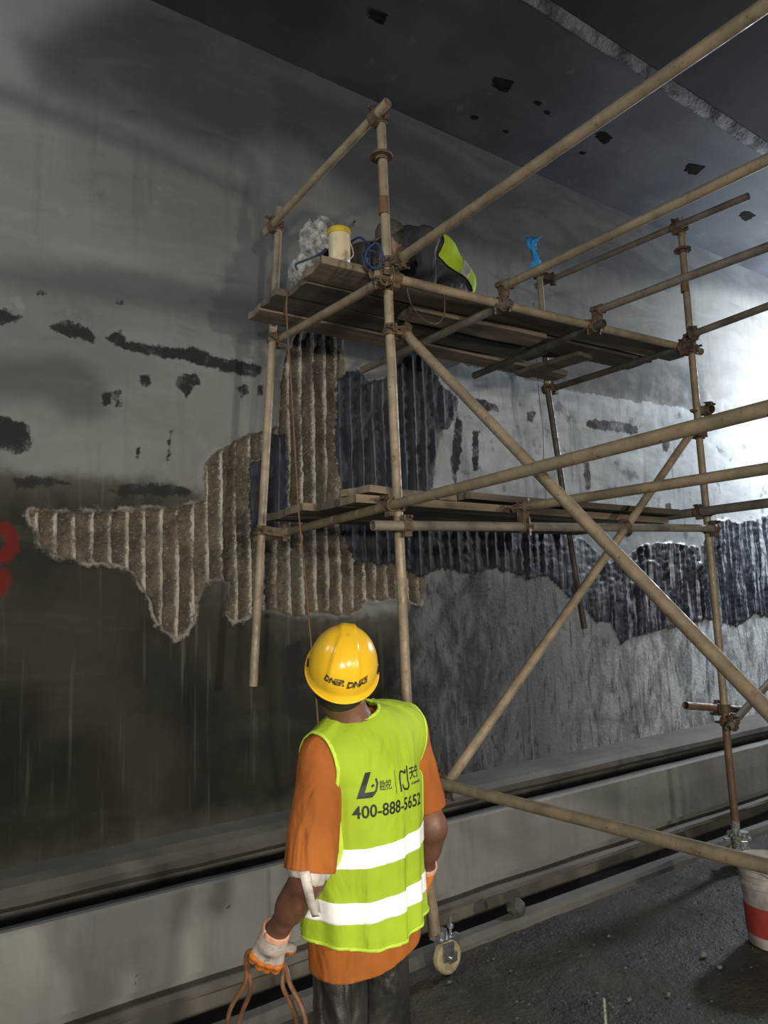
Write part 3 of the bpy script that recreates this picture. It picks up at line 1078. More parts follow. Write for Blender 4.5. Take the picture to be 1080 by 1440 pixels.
# ------------------------------------------------------------------ deck planks
def plank(c0, c1, z, wdt, th, mat, label, group, rx=0., warp=.006, seed=0):
    """board from end c0 to end c1 (x,y centres of its ends), split worn ends"""
    a, b = Vector((*c0, z)), Vector((*c1, z))
    d = b-a
    L = d.length
    x = d.normalized(); up = Vector((0, 0, 1)); y = up.cross(x)
    n, mrow = 14, 4
    V, F = [], []
    for s in (1, -1):
        for i in range(n+1):
            for j in range(mrow+1):
                e = 0
                if i == 0: e = -.02*abs(vnoise(np.array([[j*1.7+seed, 3, seed]]), 3)[0])
                if i == n: e = .02*abs(vnoise(np.array([[j*1.7+seed, 9, seed]]), 3)[0])
                t = i/n
                q = np.array([[t*3+seed, j*.8, seed*1.3]])
                V.append(a+x*(L*t+e)+y*wdt*(j/mrow-.5)+up*(s*th/2+warp*vnoise(q, 2)[0]+rx*(j/mrow-.5)*wdt))
    o = (n+1)*(mrow+1)
    for i in range(n):
        for j in range(mrow):
            k0 = i*(mrow+1)+j
            F.append([k0, k0+mrow+1, k0+mrow+2, k0+1])
            F.append([o+k0, o+k0+1, o+k0+mrow+2, o+k0+mrow+1])
    for i in range(n):
        for j, fl in ((0, 1), (mrow, 0)):
            k0 = i*(mrow+1)+j; k1 = k0+mrow+1
            f = [k0, o+k0, o+k1, k1]
            F.append(f if fl else f[::-1])
    for j in range(mrow):
        for i, fl in ((0, 0), (n, 1)):
            k0 = i*(mrow+1)+j; k1 = k0+1
            f = [k0, o+k0, o+k1, k1]
            F.append(f if fl else f[::-1])
    ob = mesh_obj('scaffold_plank', V, F, M[mat], None, (a+b)/2)
    me = ob.data
    return tag(ob, label, 'plank', group)


UPG, LOG = 'planks of the upper deck', 'planks of the lower deck'
ZU = 3.40
plank((1.86, 3.13), (4.78, 2.93), ZU+.012, .20, .04, 'plank', 'front plank of the upper deck, its end below the cream pot', UPG, seed=1)
plank((1.90, 3.35), (4.66, 3.20), ZU+.004, .21, .035, 'plank_dark', 'second upper deck plank from the front, just behind the frontmost one', UPG, seed=2)
plank((1.84, 3.575), (3.86, 3.46), ZU+.006, .20, .038, 'plank_dark', 'short middle plank of the upper deck that stops before the gap', UPG, seed=3)
plank((1.85, 3.775), (4.36, 3.70), ZU+.0, .17, .038, 'plank', 'rear plank of the upper deck beside the concrete wall, left end splintered', UPG, seed=4)
plank((4.04, 3.20), (3.98, 3.72), ZU-.045, .16, .028, 'plank_dark', 'short crosswise board under the right end of the upper deck', UPG, seed=5)
plank((2.55, 3.25), (3.55, 3.18), ZU-.036, .17, .028, 'plank', 'short lapped board under the upper deck near the hanging wire loop', UPG, seed=6)
plank((3.42, 3.66), (4.30, 3.34), ZU+.050, .16, .03, 'plank_dark', 'loose skewed board lying on top of the upper deck right half', UPG, seed=8)
ZL = 2.205
plank((1.98, 3.025), (4.49, 3.02), ZL, .145, .04, 'plank', 'front plank of the lower deck behind its front ledger', LOG, seed=11)
plank((1.98, 3.22), (4.49, 3.21), ZL, .21, .04, 'plank_dark', 'second lower deck plank from the front', LOG, seed=12)
plank((1.92, 3.46), (4.49, 3.45), ZL+.002, .21, .04, 'plank', 'third lower deck plank from the front', LOG, seed=13)
plank((1.92, 3.69), (4.48, 3.68), ZL-.002, .20, .04, 'plank_dark', 'rear plank of the lower deck nearest the wall', LOG, seed=14)
plank((2.02, 3.02), (2.62, 3.10), ZL+.045, .22, .035, 'plank', 'short board stacked on the left end of the lower deck', LOG, seed=15)
plank((2.66, 2.955), (4.49, 2.93), ZL+.047, .12, .035, 'plank_dark', 'narrow dark board stacked along the front of the lower deck', LOG, seed=16)
# ------------------------------------------------------------------ the worker in front
M['skin'] = simple('skin', (.16, .075, .048), .5, 0, (.11, .05, .033), 14, .15, 120)
M['hair'] = simple('black_hair', (.012, .011, .010), .6, 0, (.025, .022, .02), 90, .5, 200)
M['vest'] = fabric('hi_vis_fabric', (.335, .47, .028), (.28, .395, .022), .6, .75)
M['vest_trim'] = simple('hi_vis_piping', (.44, .64, .05), .7)
M['tape'] = simple('reflective_tape', (.93, .93, .95), .38, 0, (.86, .86, .88), 30, .08, 300)
M['shirt'] = fabric('orange_shirt', (.36, .115, .023), (.27, .083, .018), .8, .85)
M['trousers'] = fabric('charcoal_trousers', (.027, .025, .023), (.014, .013, .012), 1., .42, 9, .6)
M['boot'] = simple('black_rubber', (.02, .02, .02), .5, 0, (.04, .038, .035), 20, .3)
M['helmet'] = simple('yellow_helmet_plastic', (.74, .47, .022), .22, 0, (.66, .40, .02), 6, .03, 30)
M['ink'] = simple('black_ink', (.012, .012, .012), .6)
M['smudge_ink'] = simple('worn_black_ink', (.02, .018, .012), .6, 0, (.30, .2, .02), 160, lo=.45, hi=.6)
M['glove'] = simple('white_knit_glove', (.52, .46, .42), .9, 0, (.40, .35, .32), 90, .7, 400)
M['latex'] = simple('orange_latex', (.68, .22, .04), .5, 0, (.55, .17, .03), 40, .5, 120)
M['strap'] = simple('pale_plastic_strip', (.56, .53, .50), .5, 0, (.42, .40, .38), 40, .4, 60)

AZ = math.radians(-8)
FW = np.array([math.sin(AZ), math.cos(AZ), 0.]); RT = np.array([math.cos(AZ), -math.sin(AZ), 0.])
UPV = np.array([0, 0, 1.])
AXB = np.stack([RT, FW, UPV])
PO = np.array([1.262, 1.885, 0.])          # torso axis on the ground


def B(x, y, z):
    return PO+RT*x+FW*y+UPV*z


person = empty('person', (1.255, 1.90, 0), 'person in yellow helmet and hi-vis vest over orange shirt, seen from behind, looking up', 'person')
PP = tuple(person.location)
Lsh, Rsh = B(-.165, -.015, 1.262), B(.165, -.01, 1.305)
Lel, Lwr = pD(433, 1236, 1.965), pD(388, 1312, 2.09)
Lhd = pD(374, 1351, 2.12)
Rel, Rwr = pD(608, 1163, 2.31), pD(596, 1220, 2.44)
Rhd = pD(588, 1246, 2.47)
NK = B(-.060, -.03, 1.375)
HA = math.radians(30); HT = math.radians(40); HS = .97
HFd = np.array([math.sin(HA), math.cos(HA), 0.]); HR = np.array([math.cos(HA), -math.sin(HA), 0.])
HROLL = math.radians(8)
HR, _u0 = HR*math.cos(HROLL)-UPV*math.sin(HROLL), UPV*math.cos(HROLL)+HR*math.sin(HROLL)
HU = math.cos(HT)*_u0-math.sin(HT)*HFd     # helmet up
HF = math.cos(HT)*HFd+math.sin(HT)*_u0     # helmet forward (tilted up)
HC = pD(482, 937, 2.10)                    # centre of the helmet rim
HEADC = HC-HU*.035+HF*.005
AXH = np.stack([HR, HF, HU])
LL = [B(-.080, .035, .78), B(-.10, .02, .43), B(-.105, -.03, .09)]
RL = [B(.085, .035, .78), B(.095, .06, .43), B(.11, .03, .09)]


def torso(P, g=0.):
    return [ell(P, B(-.005, 0, 1.17), (.155+g, .112+g, .20+g), AXB), ell(P, B(.0, .012, .98), (.142+g, .108+g, .19+g), AXB),
            ell(P, B(.01, .03, .80), (.158+g, .118+g, .13+g), AXB), cone(P, Lsh*.75+Rsh*.25, Rsh*.75+Lsh*.25, .062+g, .062+g)]


def limb(P, j, rr):
    return [cone(P, j[i], j[i+1], rr[i], rr[i+1]) for i in range(len(j)-1)]


def body(P):
    t = smin(torso(P)+[cone(P, Lsh, Rsh, .05, .05)], .05)
    nk = cone(P, NK-UPV*.03, HEADC-HU*.05-HF*.03, .058, .054)
    hd = smin([ell(P, HEADC, (.076, .094, .105), AXH), ell(P, HEADC-HU*.055+HF*.03, (.058, .07, .065), AXH)], .03)
    nose = cone(P, HEADC+HF*.092-HU*.012, HEADC+HF*.112-HU*.04, .010, .015)
    ears = [ell(P, HEADC+HR*s*.076-HU*.025, (.011, .020, .032), AXH) for s in (1, -1)]
    brow = [ell(P, HEADC+HF*.086+HR*s*.03-HU*.008, (.017, .012, .010), AXH) for s in (1, -1)]
    lips = [ell(P, HEADC+HF*.098-HU*.068, (.022, .010, .007), AXH)]
    t = smin([t, nk], .035)
    t = smin([t, hd], .03)
    t = smin([t, nose]+ears+brow+lips, .008)
    la = smin(limb(P, [Lsh, Lel, Lwr, Lwr*.85+Lhd*.15], [.050, .0405, .030, .026]), .02)
    la = smin([la, cone(P, Lel, Lel*.5+Lwr*.5, .042, .043)], .02)
    ra = smin(limb(P, [Rsh, Rel, Rwr, Rwr*.85+Rhd*.15], [.050, .0405, .030, .026]), .02)
    ra = smin([ra, cone(P, Rel, Rel*.5+Rwr*.5, .042, .042)], .02)
    t = smin([t, la], .03); t = smin([t, ra], .03)
    for j in (LL, RL):
        lg = smin(limb(P, j, [.080, .055, .040])+[cone(P, j[1], j[1]*.55+j[2]*.45, .052, .054)], .03)
        lg = smin([lg, cone(P, j[2]-UPV*.035, j[2]+FW*.14-UPV*.055, .034, .026)], .02)
        t = smin([t, lg], .04)
    return t


V, Q = sdf_mesh(body, (.75, 1.55, 0.), (1.85, 2.35, 1.70), .0085)
mesh_obj('body', V, Q, M['skin'], person, PP, smooth=True)

# hair under the helmet
V, Q = sdf_mesh(lambda P: ell(P, HEADC+HU*.004-HF*.004, (.082, .101, .108), AXH), HEADC-.15, HEADC+.15, .008)
loc = (V-HEADC)@AXH.T
V, Q = clip_mesh(V, Q, np.minimum(loc[:, 2]+.055+.015*vnoise(V*60, 3)-loc[:, 1]*.9, .3))
thick(mesh_obj('hair', V, Q, M['hair'], person, PP, smooth=True), .004)


def ellcyl(P, zlo, zhi, f):
    """vertical soft drum; f(z) -> (x shift, y shift, rx, ry)"""
    z = P[:, 2]
    L = (P-PO)@AXB.T
    cx, cy, rx, ry = f(np.clip(z, zlo, zhi))
    k = np.hypot((L[:, 0]-cx)/rx, (L[:, 1]-cy)/ry)
    d = (k-1)*np.minimum(rx, ry)
    return np.maximum(d, np.maximum(zlo-z, z-zhi))


def wob(V, Fs, a, sc, seed):
    return V+normals(V, Fs)*(a*fbm(V*np.array(sc), 3, seed))[:, None]


# trousers
def trou(P):
    d = [ell(P, B(.01, .03, .80), (.143, .114, .14), AXB)]
    d = smin(d, .03)
    for j in (LL, RL):
        lg = smin(limb(P, [j[0], j[1], j[2]+UPV*.01], [.070, .076, .074]), .03)
        d = smin([d, lg], .035)
    return d


V, Q = sdf_mesh(trou, (.85, 1.55, .02), (1.75, 2.30, 1.0), .009)
V = wob(V, Q, .012, (15, 15, 8), 51)
V, Q = clip_mesh(V, Q, np.minimum(V[:, 2]-.075-.01*vnoise(V*9, 2), .90-V[:, 2]))
thick(mesh_obj('trousers', V, Q, M['trousers'], person, PP, smooth=True), .003)
for j in (LL, RL):
    a = j[2]
    V, Q = sdf_mesh(lambda P: smin([cone(P, a+UPV*.06, a-UPV*.03, .050, .050), cone(P, a-UPV*.045+FW*.0, a-UPV*.048+FW*.15, .045, .040),
                                    ell(P, a-UPV*.05-FW*.03, (.044, .05, .04), AXB)], .03), a-np.array([.15, .15, .15]),
                    a+np.array([.2, .27, .16]), .009)
    V[:, 2] = np.maximum(V[:, 2], .004)
    mesh_obj('boot', V, Q, M['boot'], person, PP, smooth=True)

# shirt
HEMS = .705


def shirt(P):
    t = smin(torso(P, .016)+[cone(P, Lsh, Rsh, .058, .058)], .05)
    drum = ellcyl(P, .60, 1.15, lambda z: (.006, .022-.02*(z-.6), .176-.05*(z-.6), .144-.03*(z-.6)))
    t = smin([t, drum], .03)
    le = Lsh+(Lel-Lsh)*.97
    re = Rsh+(Rel-Rsh)*.92
    t = smin([t, cone(P, Lsh+UPV*.005, le, .058, .064)], .03)
    t = smin([t, cone(P, Rsh+UPV*.005, re, .058, .058)], .03)
    return t


V, Q = sdf_mesh(shirt, (.85, 1.55, .56), (1.80, 2.25, 1.45), .0075)
V = wob(V, Q, .010, (14, 14, 5), 61)
lax = (Lel-Lsh)/np.linalg.norm(Lel-Lsh); rax = (Rel-Rsh)/np.linalg.norm(Rel-Rsh)
lcut = np.linalg.norm(Lel-Lsh)*.93-(V-Lsh)@lax
rcut = np.linalg.norm(Rel-Rsh)*.80-(V-Rsh)@rax
Lx = (V-PO)@RT
dT = np.minimum.reduce(torso(V, .016)+[ellcyl(V, .60, 1.15, lambda z: (.006, .022-.02*(z-.6), .176-.05*(z-.6), .144-.03*(z-.6)))])
armL = (cone(V, Lsh, Lel+lax*.15, .062, .072) < dT) & (Lx < -.05)
armR = (cone(V, Rsh, Rel+rax*.15, .060, .064) < dT) & (Lx > .05)
f = np.minimum(np.where(armL, lcut, 1.), np.where(armR, rcut, 1.))
hem = V[:, 2]-HEMS-.025*np.sin(Lx*9+.5)-.0
hem = np.where(armL | armR, 1., hem)
neck = np.linalg.norm(V-(NK+UPV*.05), axis=1)-.072
f = np.minimum(np.minimum(f, hem), neck)
V, Q = clip_mesh(V, Q, f)
thick(mesh_obj('shirt', V, Q, M['shirt'], person, PP, smooth=True), .003)

# vest
HEMV = .795


def vestf(P):
    t = smin(torso(P, .030)+[cone(P, Lsh*.8+Rsh*.2, Rsh*.8+Lsh*.2, .078, .078), cone(P, Lsh, Rsh, .070, .070)], .05)
    drum = ellcyl(P, .68, 1.17, lambda z: (.004, .015-.03*(z-.7), .187-.03*(z-.7), .155-.04*(z-.7)))
    return smin([t, drum], .03)


V, Q = sdf_mesh(vestf, (.85, 1.55, .64), (1.75, 2.20, 1.47), .0072)
Lc = (V-PO)@AXB.T
th0 = np.arctan2(Lc[:, 0], -Lc[:, 1])
fold = .007*fbm(np.stack([th0*3.5, V[:, 2]*2.2, 0*th0], 1), 3, 71)+.008*np.exp(-((th0-.03)/.07)**2)*np.clip((1.35-V[:, 2])*3, 0, 1)
fold += .006*np.sin(th0*11+V[:, 2]*3)*np.clip((1.12-V[:, 2])*3, 0, 1)
V = V+normals(V, Q)*fold[:, None]
VV, VQ = V, Q


def vest_fields(V):
    L = (V-PO)@AXB.T

    def cap2(ax, az, bx, bz, r):
        p = L[:, [0, 2]]-np.array([ax, az]); d = np.array([bx-ax, bz-az])
        t = np.clip(p@d/(d@d), 0, 1)
        return np.linalg.norm(p-t[:, None]*d, axis=1)-r
    al = np.minimum(cap2(-.290, 1.36, -.252, 1.04, .092), cap2(-.31, 1.42, -.290, 1.3, .10))
    ar = cap2(.275, 1.38, .250, 1.09, .092)
    nk = np.linalg.norm((V-(NK+UPV*.05+FW*.01))*np.array([1, 1, 1.1]), axis=1)-.082
    vneck = np.where(L[:, 1] > .02, np.abs(L[:, 0])-.25*(L[:, 2]-1.16), 1)
    hem = L[:, 2]-HEMV-.008*np.sin(L[:, 0]*14)+.02*np.exp(-((L[:, 0]+.02)/.12)**2)
    opening = np.where(L[:, 1] > .02, np.abs(L[:, 0])-.006, 1)
    return np.minimum.reduce([al, ar, nk, np.maximum(vneck, -1), hem, opening])


f = vest_fields(V)
V, Q = clip_mesh(VV, VQ, f)
vest = thick(mesh_obj('vest', V, Q, M['vest'], person, PP, smooth=True), .002)
# bright piping round every edge of the vest
fb = np.minimum(f, .009-f)
V, Q = clip_mesh(VV+normals(VV, VQ)*.0022, VQ, fb)
thick(mesh_obj('piping', V, Q, M['vest_trim'], vest, PP, smooth=True), .0025)
# two reflective bands
BANDS = ((1.020, .052), (.880, .054))
for zb, hb_ in BANDS:
    g = np.minimum(f-.004, hb_/2-np.abs(VV[:, 2]-zb-.008*np.sin(Lc[:, 0]*12)))
    V, Q = clip_mesh(VV+normals(VV, VQ)*.0030, VQ, g)
    tag(thick(mesh_obj('reflective_band', V, Q, M['tape'], vest, PP, smooth=True), .0012), 'white reflective band around the vest')

VB = BVHTree.FromPolygons((VV+normals(VV, VQ)*.0034).tolist(), VQ.tolist())


def text_polys(body_txt, size, shear=0., bold=0., sx=1.):
    cu = bpy.data.curves.new('lettering', 'FONT')
    cu.body = body_txt
    cu.size = size
    cu.shear = shear
    cu.offset = bold
    cu.resolution_u = 3
    o = bpy.data.objects.new('lettering', cu)
    COL.objects.link(o)
    dg = bpy.context.evaluated_depsgraph_get()
    me = bpy.data.meshes.new_from_object(o.evaluated_get(dg))
    bpy.data.objects.remove(o); bpy.data.curves.remove(cu)
    bm = bmesh.new(); bm.from_mesh(me); bpy.data.meshes.remove(me)
    bmesh.ops.scale(bm, vec=(sx, 1, 1), verts=bm.verts)
    bmesh.ops.triangulate(bm, faces=bm.faces)
    for _ in range(4):
        es = [e for e in bm.edges if e.calc_length() > size*.22]
        if not es: break
        bmesh.ops.subdivide_edges(bm, edges=es, cuts=1)
        bmesh.ops.triangulate(bm, faces=bm.faces)
    V = [tuple(v.co) for v in bm.verts]; F = [[v.index for v in f.verts] for f in bm.faces]
    bm.free()
    return V, F


def strokes(lines, wd):
    """flat ribbon strokes; lines of (x, y)"""
    V, F = [], []
    for ln in lines:
        p = [np.array(q, float) for q in ln]
        fine = []
        for a, b in zip(p[:-1], p[1:]):
            n = max(1, int(np.linalg.norm(b-a)/.004))
            fine += [a+(b-a)*i/n for i in range(n)]
        fine.append(p[-1])
        b0 = len(V)
        for i, q in enumerate(fine):
            d = fine[min(i+1, len(fine)-1)]-fine[max(i-1, 0)]
            d = d/np.linalg.norm(d); s = np.array([-d[1], d[0]])*wd/2
            V += [(*(q+s), 0), (*(q-s), 0)]
        for i in range(len(fine)-1):
            a = b0+i*2
            F.append([a, a+1, a+3, a+2])
    return V, F


RAV = .162


def on_vest(name, VF, x0, z0, mat='ink', slope=0.):
    """wrap flat lettering (x along the back, y up) round the vest; x0 = arc from the spine"""
    V, F = VF
    out = []
    for v in V:
        s = x0+v[0]; th = s/RAV; z = z0+v[1]+slope*v[0]
        d = RT*math.sin(th)-FW*math.cos(th)
        o = PO+UPV*z+d*.6
        hit = VB.ray_cast(Vector(o), Vector(-d))
        out.append(np.array(hit[0]) if hit[0] else o-d*.45)
    return mesh_obj(name, np.array(out), F, M[mat], vest, PP)


ZT = 1.118
on_vest('phone_number', text_polys('400-888-5652', .047, 0, .0008, .95), -.152, ZT)
on_vest('logo', text_polys('L', .088, .35, .0035, 1.0), -.142, ZT+.055)
on_vest('logo', strokes([[(0, .0), (.014, .002), (.022, .012), (.026, .028), (.022, .042)], [(.008, .022), (.016, .026)]], .006), -.108, ZT+.057)
on_vest('lettering', text_polys('\u52d8\u6316', .028, 0, .0002, .75), -.077, ZT+.068)
on_vest('divider', strokes([[(0, 0), (0, .062)]], .0014), -.020, ZT+.050)
on_vest('logo', strokes([[(0, 0), (.002, .040), (.006, .052), (.016, .052), (.034, .044)],
                         [(.034, .044), (.034, .054)],
                         [(.012, .008), (.026, .002), (.034, .002), (.042, .010), (.044, .062)],
                         [(.012, .008), (.012, .018)]], .0056), .000, ZT+.052)
on_vest('lettering', text_polys('\u5929\u5b81', .036, 0, .0007, .86), .054, ZT+.078)
on_vest('lettering', strokes([[(i*.006, 0), (i*.006+.003, 0)] for i in range(9)], .006), .056, ZT+.064)

# helmet --------------------------------------------------------------------
def H(x, y, z):
    return HC+(HR*x+HF*y+HU*z)*HS


nu, nv = 96, 30
V, F = [], []
for i in range(nv+1):
    t = i/nv
    for j in range(nu):
        a = 2*math.pi*j/nu
        if t < .16:                         # brim, wider at the front
            q = t/.16
            ext = (.0085+.026*max(0, math.sin(a))**2)*(1-q)**1.0
            rx, ry, z = .100+ext*.75, .119+ext, -.012+.012*q-.004*(1-q)
        else:
            q = (t-.16)/.84*math.pi/2
            c = math.cos(q)**.86
            rx, ry, z = .101*c, .119*c, .117*math.sin(q)
        x, y = rx*math.cos(a), ry*math.sin(a)
        if t >= .16:                        # raised crown: broad panel with a crisp ridge to its right
            up = math.sin(q)
            wdt = .020+.026*max(0, -y)/.119
            e = 1/(1+math.exp((abs(x)-wdt)/.0022))
            r2 = math.exp(-((x-wdt)/.006)**2)+math.exp(-((x+wdt)/.006)**2)*.5
            lift = (.0045*e+.0035*r2)*min(1, z/.03)*min(1, max(0, (.122-abs(y))/.03))
            n = np.array([x/.01, y/.0142, z/.0164]); n /= np.linalg.norm(n)+1e-9
            x, y, z = x+n[0]*lift, y+n[1]*lift, z+n[2]*lift
        V.append(H(x, y, z))
for i in range(nv):
    for j in range(nu):
        F.append([i*nu+j, i*nu+(j+1) % nu, (i+1)*nu+(j+1) % nu, (i+1)*nu+j])
F.append([nv*nu+j for j in range(nu)])
helmet = mesh_obj('helmet', np.array(V), F, M['helmet'], person, PP, smooth=True)
md = helmet.modifiers.new('thickness', 'SOLIDIFY'); md.thickness = .0028; md.offset = -1
HB = BVHTree.FromPolygons([tuple(v) for v in V], F)


def on_helmet(name, VF, x0, z0, mat):
    V, F = VF
    out = []
    for v in V:
        th = (x0+v[0])/.110; z = z0+v[1]
        d = HR*math.sin(th)-HF*math.cos(th)
        hit = HB.ray_cast(Vector(HC+HU*z+d*.4), Vector(-d))
        out.append(np.array(hit[0])+d*.0009)
    return mesh_obj(name, np.array(out), F, M[mat], helmet, PP)


on_helmet('lettering', text_polys('DNER', .022, .25, .0016, 1.0), -.056, .037, 'smudge_ink')
on_helmet('lettering', text_polys('DNKE', .024, .2, .0018, 1.0), .010, .031, 'smudge_ink')
for s in (1, -1):
    bm = bmesh.new()
    bm_box(bm, H(s*.1005, -.012, .012), (HF, HU, HR), (.012, .004, .003), .001)
    bm_obj('slot', bm, M['ink'], helmet, PP)
# rolled rim of the brim
bm = bmesh.new()
bm_path(bm, [V[j % nu] for j in range(nu+1)], .0028, 8)
bm_obj('rim', bm, M['helmet'], helmet, PP, smooth=True)
# chin strap end hanging by the right of the neck
bm = bmesh.new()
bm_path(bm, spline([H(.085, -.02, -.01), H(.080, -.03, -.05), H(.060, -.055, -.085), H(.02, -.072, -.098)], 8), .007, 8)
bm_obj('chin_strap', bm, simple('grey_strap', (.17, .165, .16), .7), person, PP, smooth=True)


# gloved hands ---------------------------------------------------------------
def hand(wr, kn, back, thumb, fw_, curl, r=.0122, spread=.0235):
    """chains for a hand: wrist, knuckle centre, back-of-hand normal, thumb side"""
    ax = (kn-wr)/np.linalg.norm(kn-wr)
    nb = back-ax*(back@ax); nb /= np.linalg.norm(nb)
    sd = np.cross(ax, nb)
    if sd@thumb < 0: sd = -sd
    palm, fin = [], []
    K = []
    for i, (ln, o) in enumerate(((.040, 1.5), (.045, .5), (.042, -.5), (.033, -1.5))):
        k0 = kn+sd*spread*o*.98-ax*(.004 if i in (0,) else .010 if i == 3 else 0)
        K.append(k0)
        pts = [k0]
        ang = 0
        d = ax
        for s, c in zip((1., .72, .6), curl):
            ang += c
            d = ax*math.cos(ang)-nb*math.sin(ang)
            pts.append(pts[-1]+d*ln*s)
        fin.append(pts)
    t0 = wr+ax*.028+sd*.028-nb*.006
    th = [t0, t0+sd*.030+ax*.020-nb*.016, t0+sd*.030+ax*.045-nb*.034, t0+sd*.014+ax*.062-nb*.046]

    def base(P):
        d = [cone(P, wr+(k-kn)*.45, k, .0195, .0155) for k in K]
        d = smin(d, .014)
        return smin([d, cone(P, wr-ax*.035, wr+ax*.02, .036, .036)], .02)

    def fingers(P):
        out = None
        for pts in fin:
            f = smin([cone(P, pts[i], pts[i+1], r*(1.05-.08*i), r*(.98-.08*i)) for i in range(3)], .004)
            out = f if out is None else np.minimum(out, f)
        tt = smin([cone(P, th[i], th[i+1], r*1.15, r*1.0) for i in range(3)], .006)
        return np.minimum(out, tt)
    return base, fingers, K, ax, nb, sd


def glove(wr, kn, back, thumb, curl, label, knit='glove'):
    base, fin, K, ax, nb, sd = hand(wr, kn, back, thumb, FW, curl)
    c = (wr+kn)/2
    allf = lambda P: smin([base(P), fin(P)], .008)
    V, Q = sdf_mesh(allf, c-.16, c+.16, .0032)
    s = (V-kn)@ax
    h = (V-kn)@nb
    cut = s+.004+.008*vnoise(V*70, 5)-np.clip(h, -.02, .03)*.25
    cut = np.maximum(cut, .02-np.abs(fin(V))-.012-(s < -.05)*1.0)
    Vw, Qw = clip_mesh(V, Q, np.minimum(.004-cut, (V-wr)@ax+.022))
    g = mesh_obj('glove', Vw, Qw, M[knit], person, PP, smooth=True)
    tag(g, label)
    thick(g, .001)
    Vf, Qf = clip_mesh(V+normals(V, Q)*.0012, Q, cut)
    tag(mesh_obj('rubber_coating', Vf, Qf, M['latex'], g, PP, smooth=True), 'orange dipped fingers of the glove')
    bm = bmesh.new()
    x, y, z = frame(ax)
    for dz in (-.026, -.020, -.014):
        bm_path(bm, [Vector(wr)+z*dz+(x*math.cos(a*.2618)+y*math.sin(a*.2618))*.0380 for a in range(25)], .0036, 8)
    bm_obj('cuff', bm, simple('glove_cuff', (.58, .33, .24), .85, 0, (.5, .27, .18), 60, .4, 300), g, PP, smooth=True)
    return g, (V, Q), (K, ax, nb, sd)


TOCAM = -CF
gl, gm, (K, ax, nb, sd) = glove(Lwr+(Lhd-Lwr)*.10, Lhd, TOCAM, CR, (.35, 1.0, 1.1), 'white knit glove with orange coated fingers gripping the hose')
GB = BVHTree.FromPolygons((gm[0]+normals(*gm)*.0012).tolist(), gm[1].tolist())
# grey print on the back of the glove
Vp, Fp = strokes([[(-.010, .012), (.004, .016)], [(-.006, -.002), (-.006, .012)], [(.001, .0), (.001, .014)], [(.006, .006), (.014, .009)],
                  [(-.009, -.006), (.004, -.004)], [(-.009, -.016), (-.002, -.014), (.002, -.010)], [(.0, -.022), (.006, -.020)]], .0030)
mid = (Lwr+Lhd)/2+(Lhd-Lwr)*.12
o_ = []
for v in Vp:
    p0 = mid+sd*v[0]*(-1)+ax*(-v[1])
    h_ = GB.ray_cast(Vector(p0+nb*.08), Vector(-nb))
    o_.append(np.array(h_[0])+nb*.0008 if h_[0] else p0)
mesh_obj('print', np.array(o_), Fp, simple('grey_print', (.14, .15, .16), .8), gl, PP)
glove(Rwr+(Rhd-Rwr)*.10, Rhd+(Rhd-Rwr)*.5, RT*.9-FW*.2, FW, (.7, 1.0, .8), 'orange palmed glove beyond the vest', 'latex')

# pale plastic strip tied round the left elbow, its tail hanging over the forearm
e0 = Lel+(Lsh-Lel)*.055
x, y, z = frame(lax)
V, F = [], []
nn = 40
for i in range(nn):
    a = 2*math.pi*i/nn
    for jx in (-1, 0, 1):
        rr = .052+.006*vnoise(np.array([[i*.5, jx*2, 1]]), 6)[0]
        hgt = jx*.017+.012*vnoise(np.array([[i*.33, jx, 7]]), 7)[0]
        V.append(e0+np.array(x)*math.cos(a)*rr+np.array(y)*math.sin(a)*rr+np.array(z)*hgt)
for i in range(nn):
    for jx in range(2):
        a, b = i*3+jx, ((i+1) % nn)*3+jx
        F.append([a, b, b+1, a+1])
arm = mesh_obj('armband', np.array(V), F, M['strap'], person, PP, smooth=True)
thick(arm, .003)
tail = spline([pD(428, 1226, 1.905), pD(433, 1250, 1.90), pD(438, 1272, 1.93), pD(444, 1290, 1.96)], 6)
V, F = [], []
for i, q in enumerate(tail):
    wv_ = .013-.004*i/len(tail)
    V += [q-CR*wv_, q+CR*wv_+CF*.004]
for i in range(len(tail)-1):
    F.append([2*i, 2*i+1, 2*i+3, 2*i+2])
thick(mesh_obj('loose_end', np.array(V), F, M['strap'], arm, PP, smooth=True), .003)

# hose held in the left hand
M['hose'] = simple('orange_brown_hose', (.26, .13, .065), .55, 0, (.18, .09, .05), 30, .2, 80)
g0 = Lhd-nb*.032+ax*.010
hp = [(.2, 2.5, .012), (.80, 2.40, .014), pD(312, 1500, 2.36), pD(322, 1425, 2.30), pD(345, 1380, 2.22), g0-sd*.056+ax*.020, g0, g0+sd*.056+ax*.020, pD(408, 1384, 2.12),
      pD(429, 1432, 2.08), pD(434, 1520, 2.06), (.96, 1.70, .16), (.90, 1.76, .05), (.84, 1.90, .12), pD(418, 1520, 2.18),
      pD(417, 1435, 2.17), pD(398, 1388, 2.15), g0+sd*.056-nb*.006+ax*.034, g0-nb*.004+ax*.016, g0-sd*.056-nb*.006+ax*.034, pD(352, 1392, 2.26), pD(336, 1440, 2.34),
      pD(330, 1520, 2.38), (.70, 2.28, .014), (.30, 2.3, .013), (-.5, 2.45, .012)]
bm = bmesh.new()
bm_path(bm, spline(hp, 8), .0070, 10)
ho = bm_obj('hose', bm, M['hose'], None, tuple(Lhd), smooth=True)
tag(ho, 'thin orange-brown hose looped through the gloved left hand, hanging to the floor', 'hose')
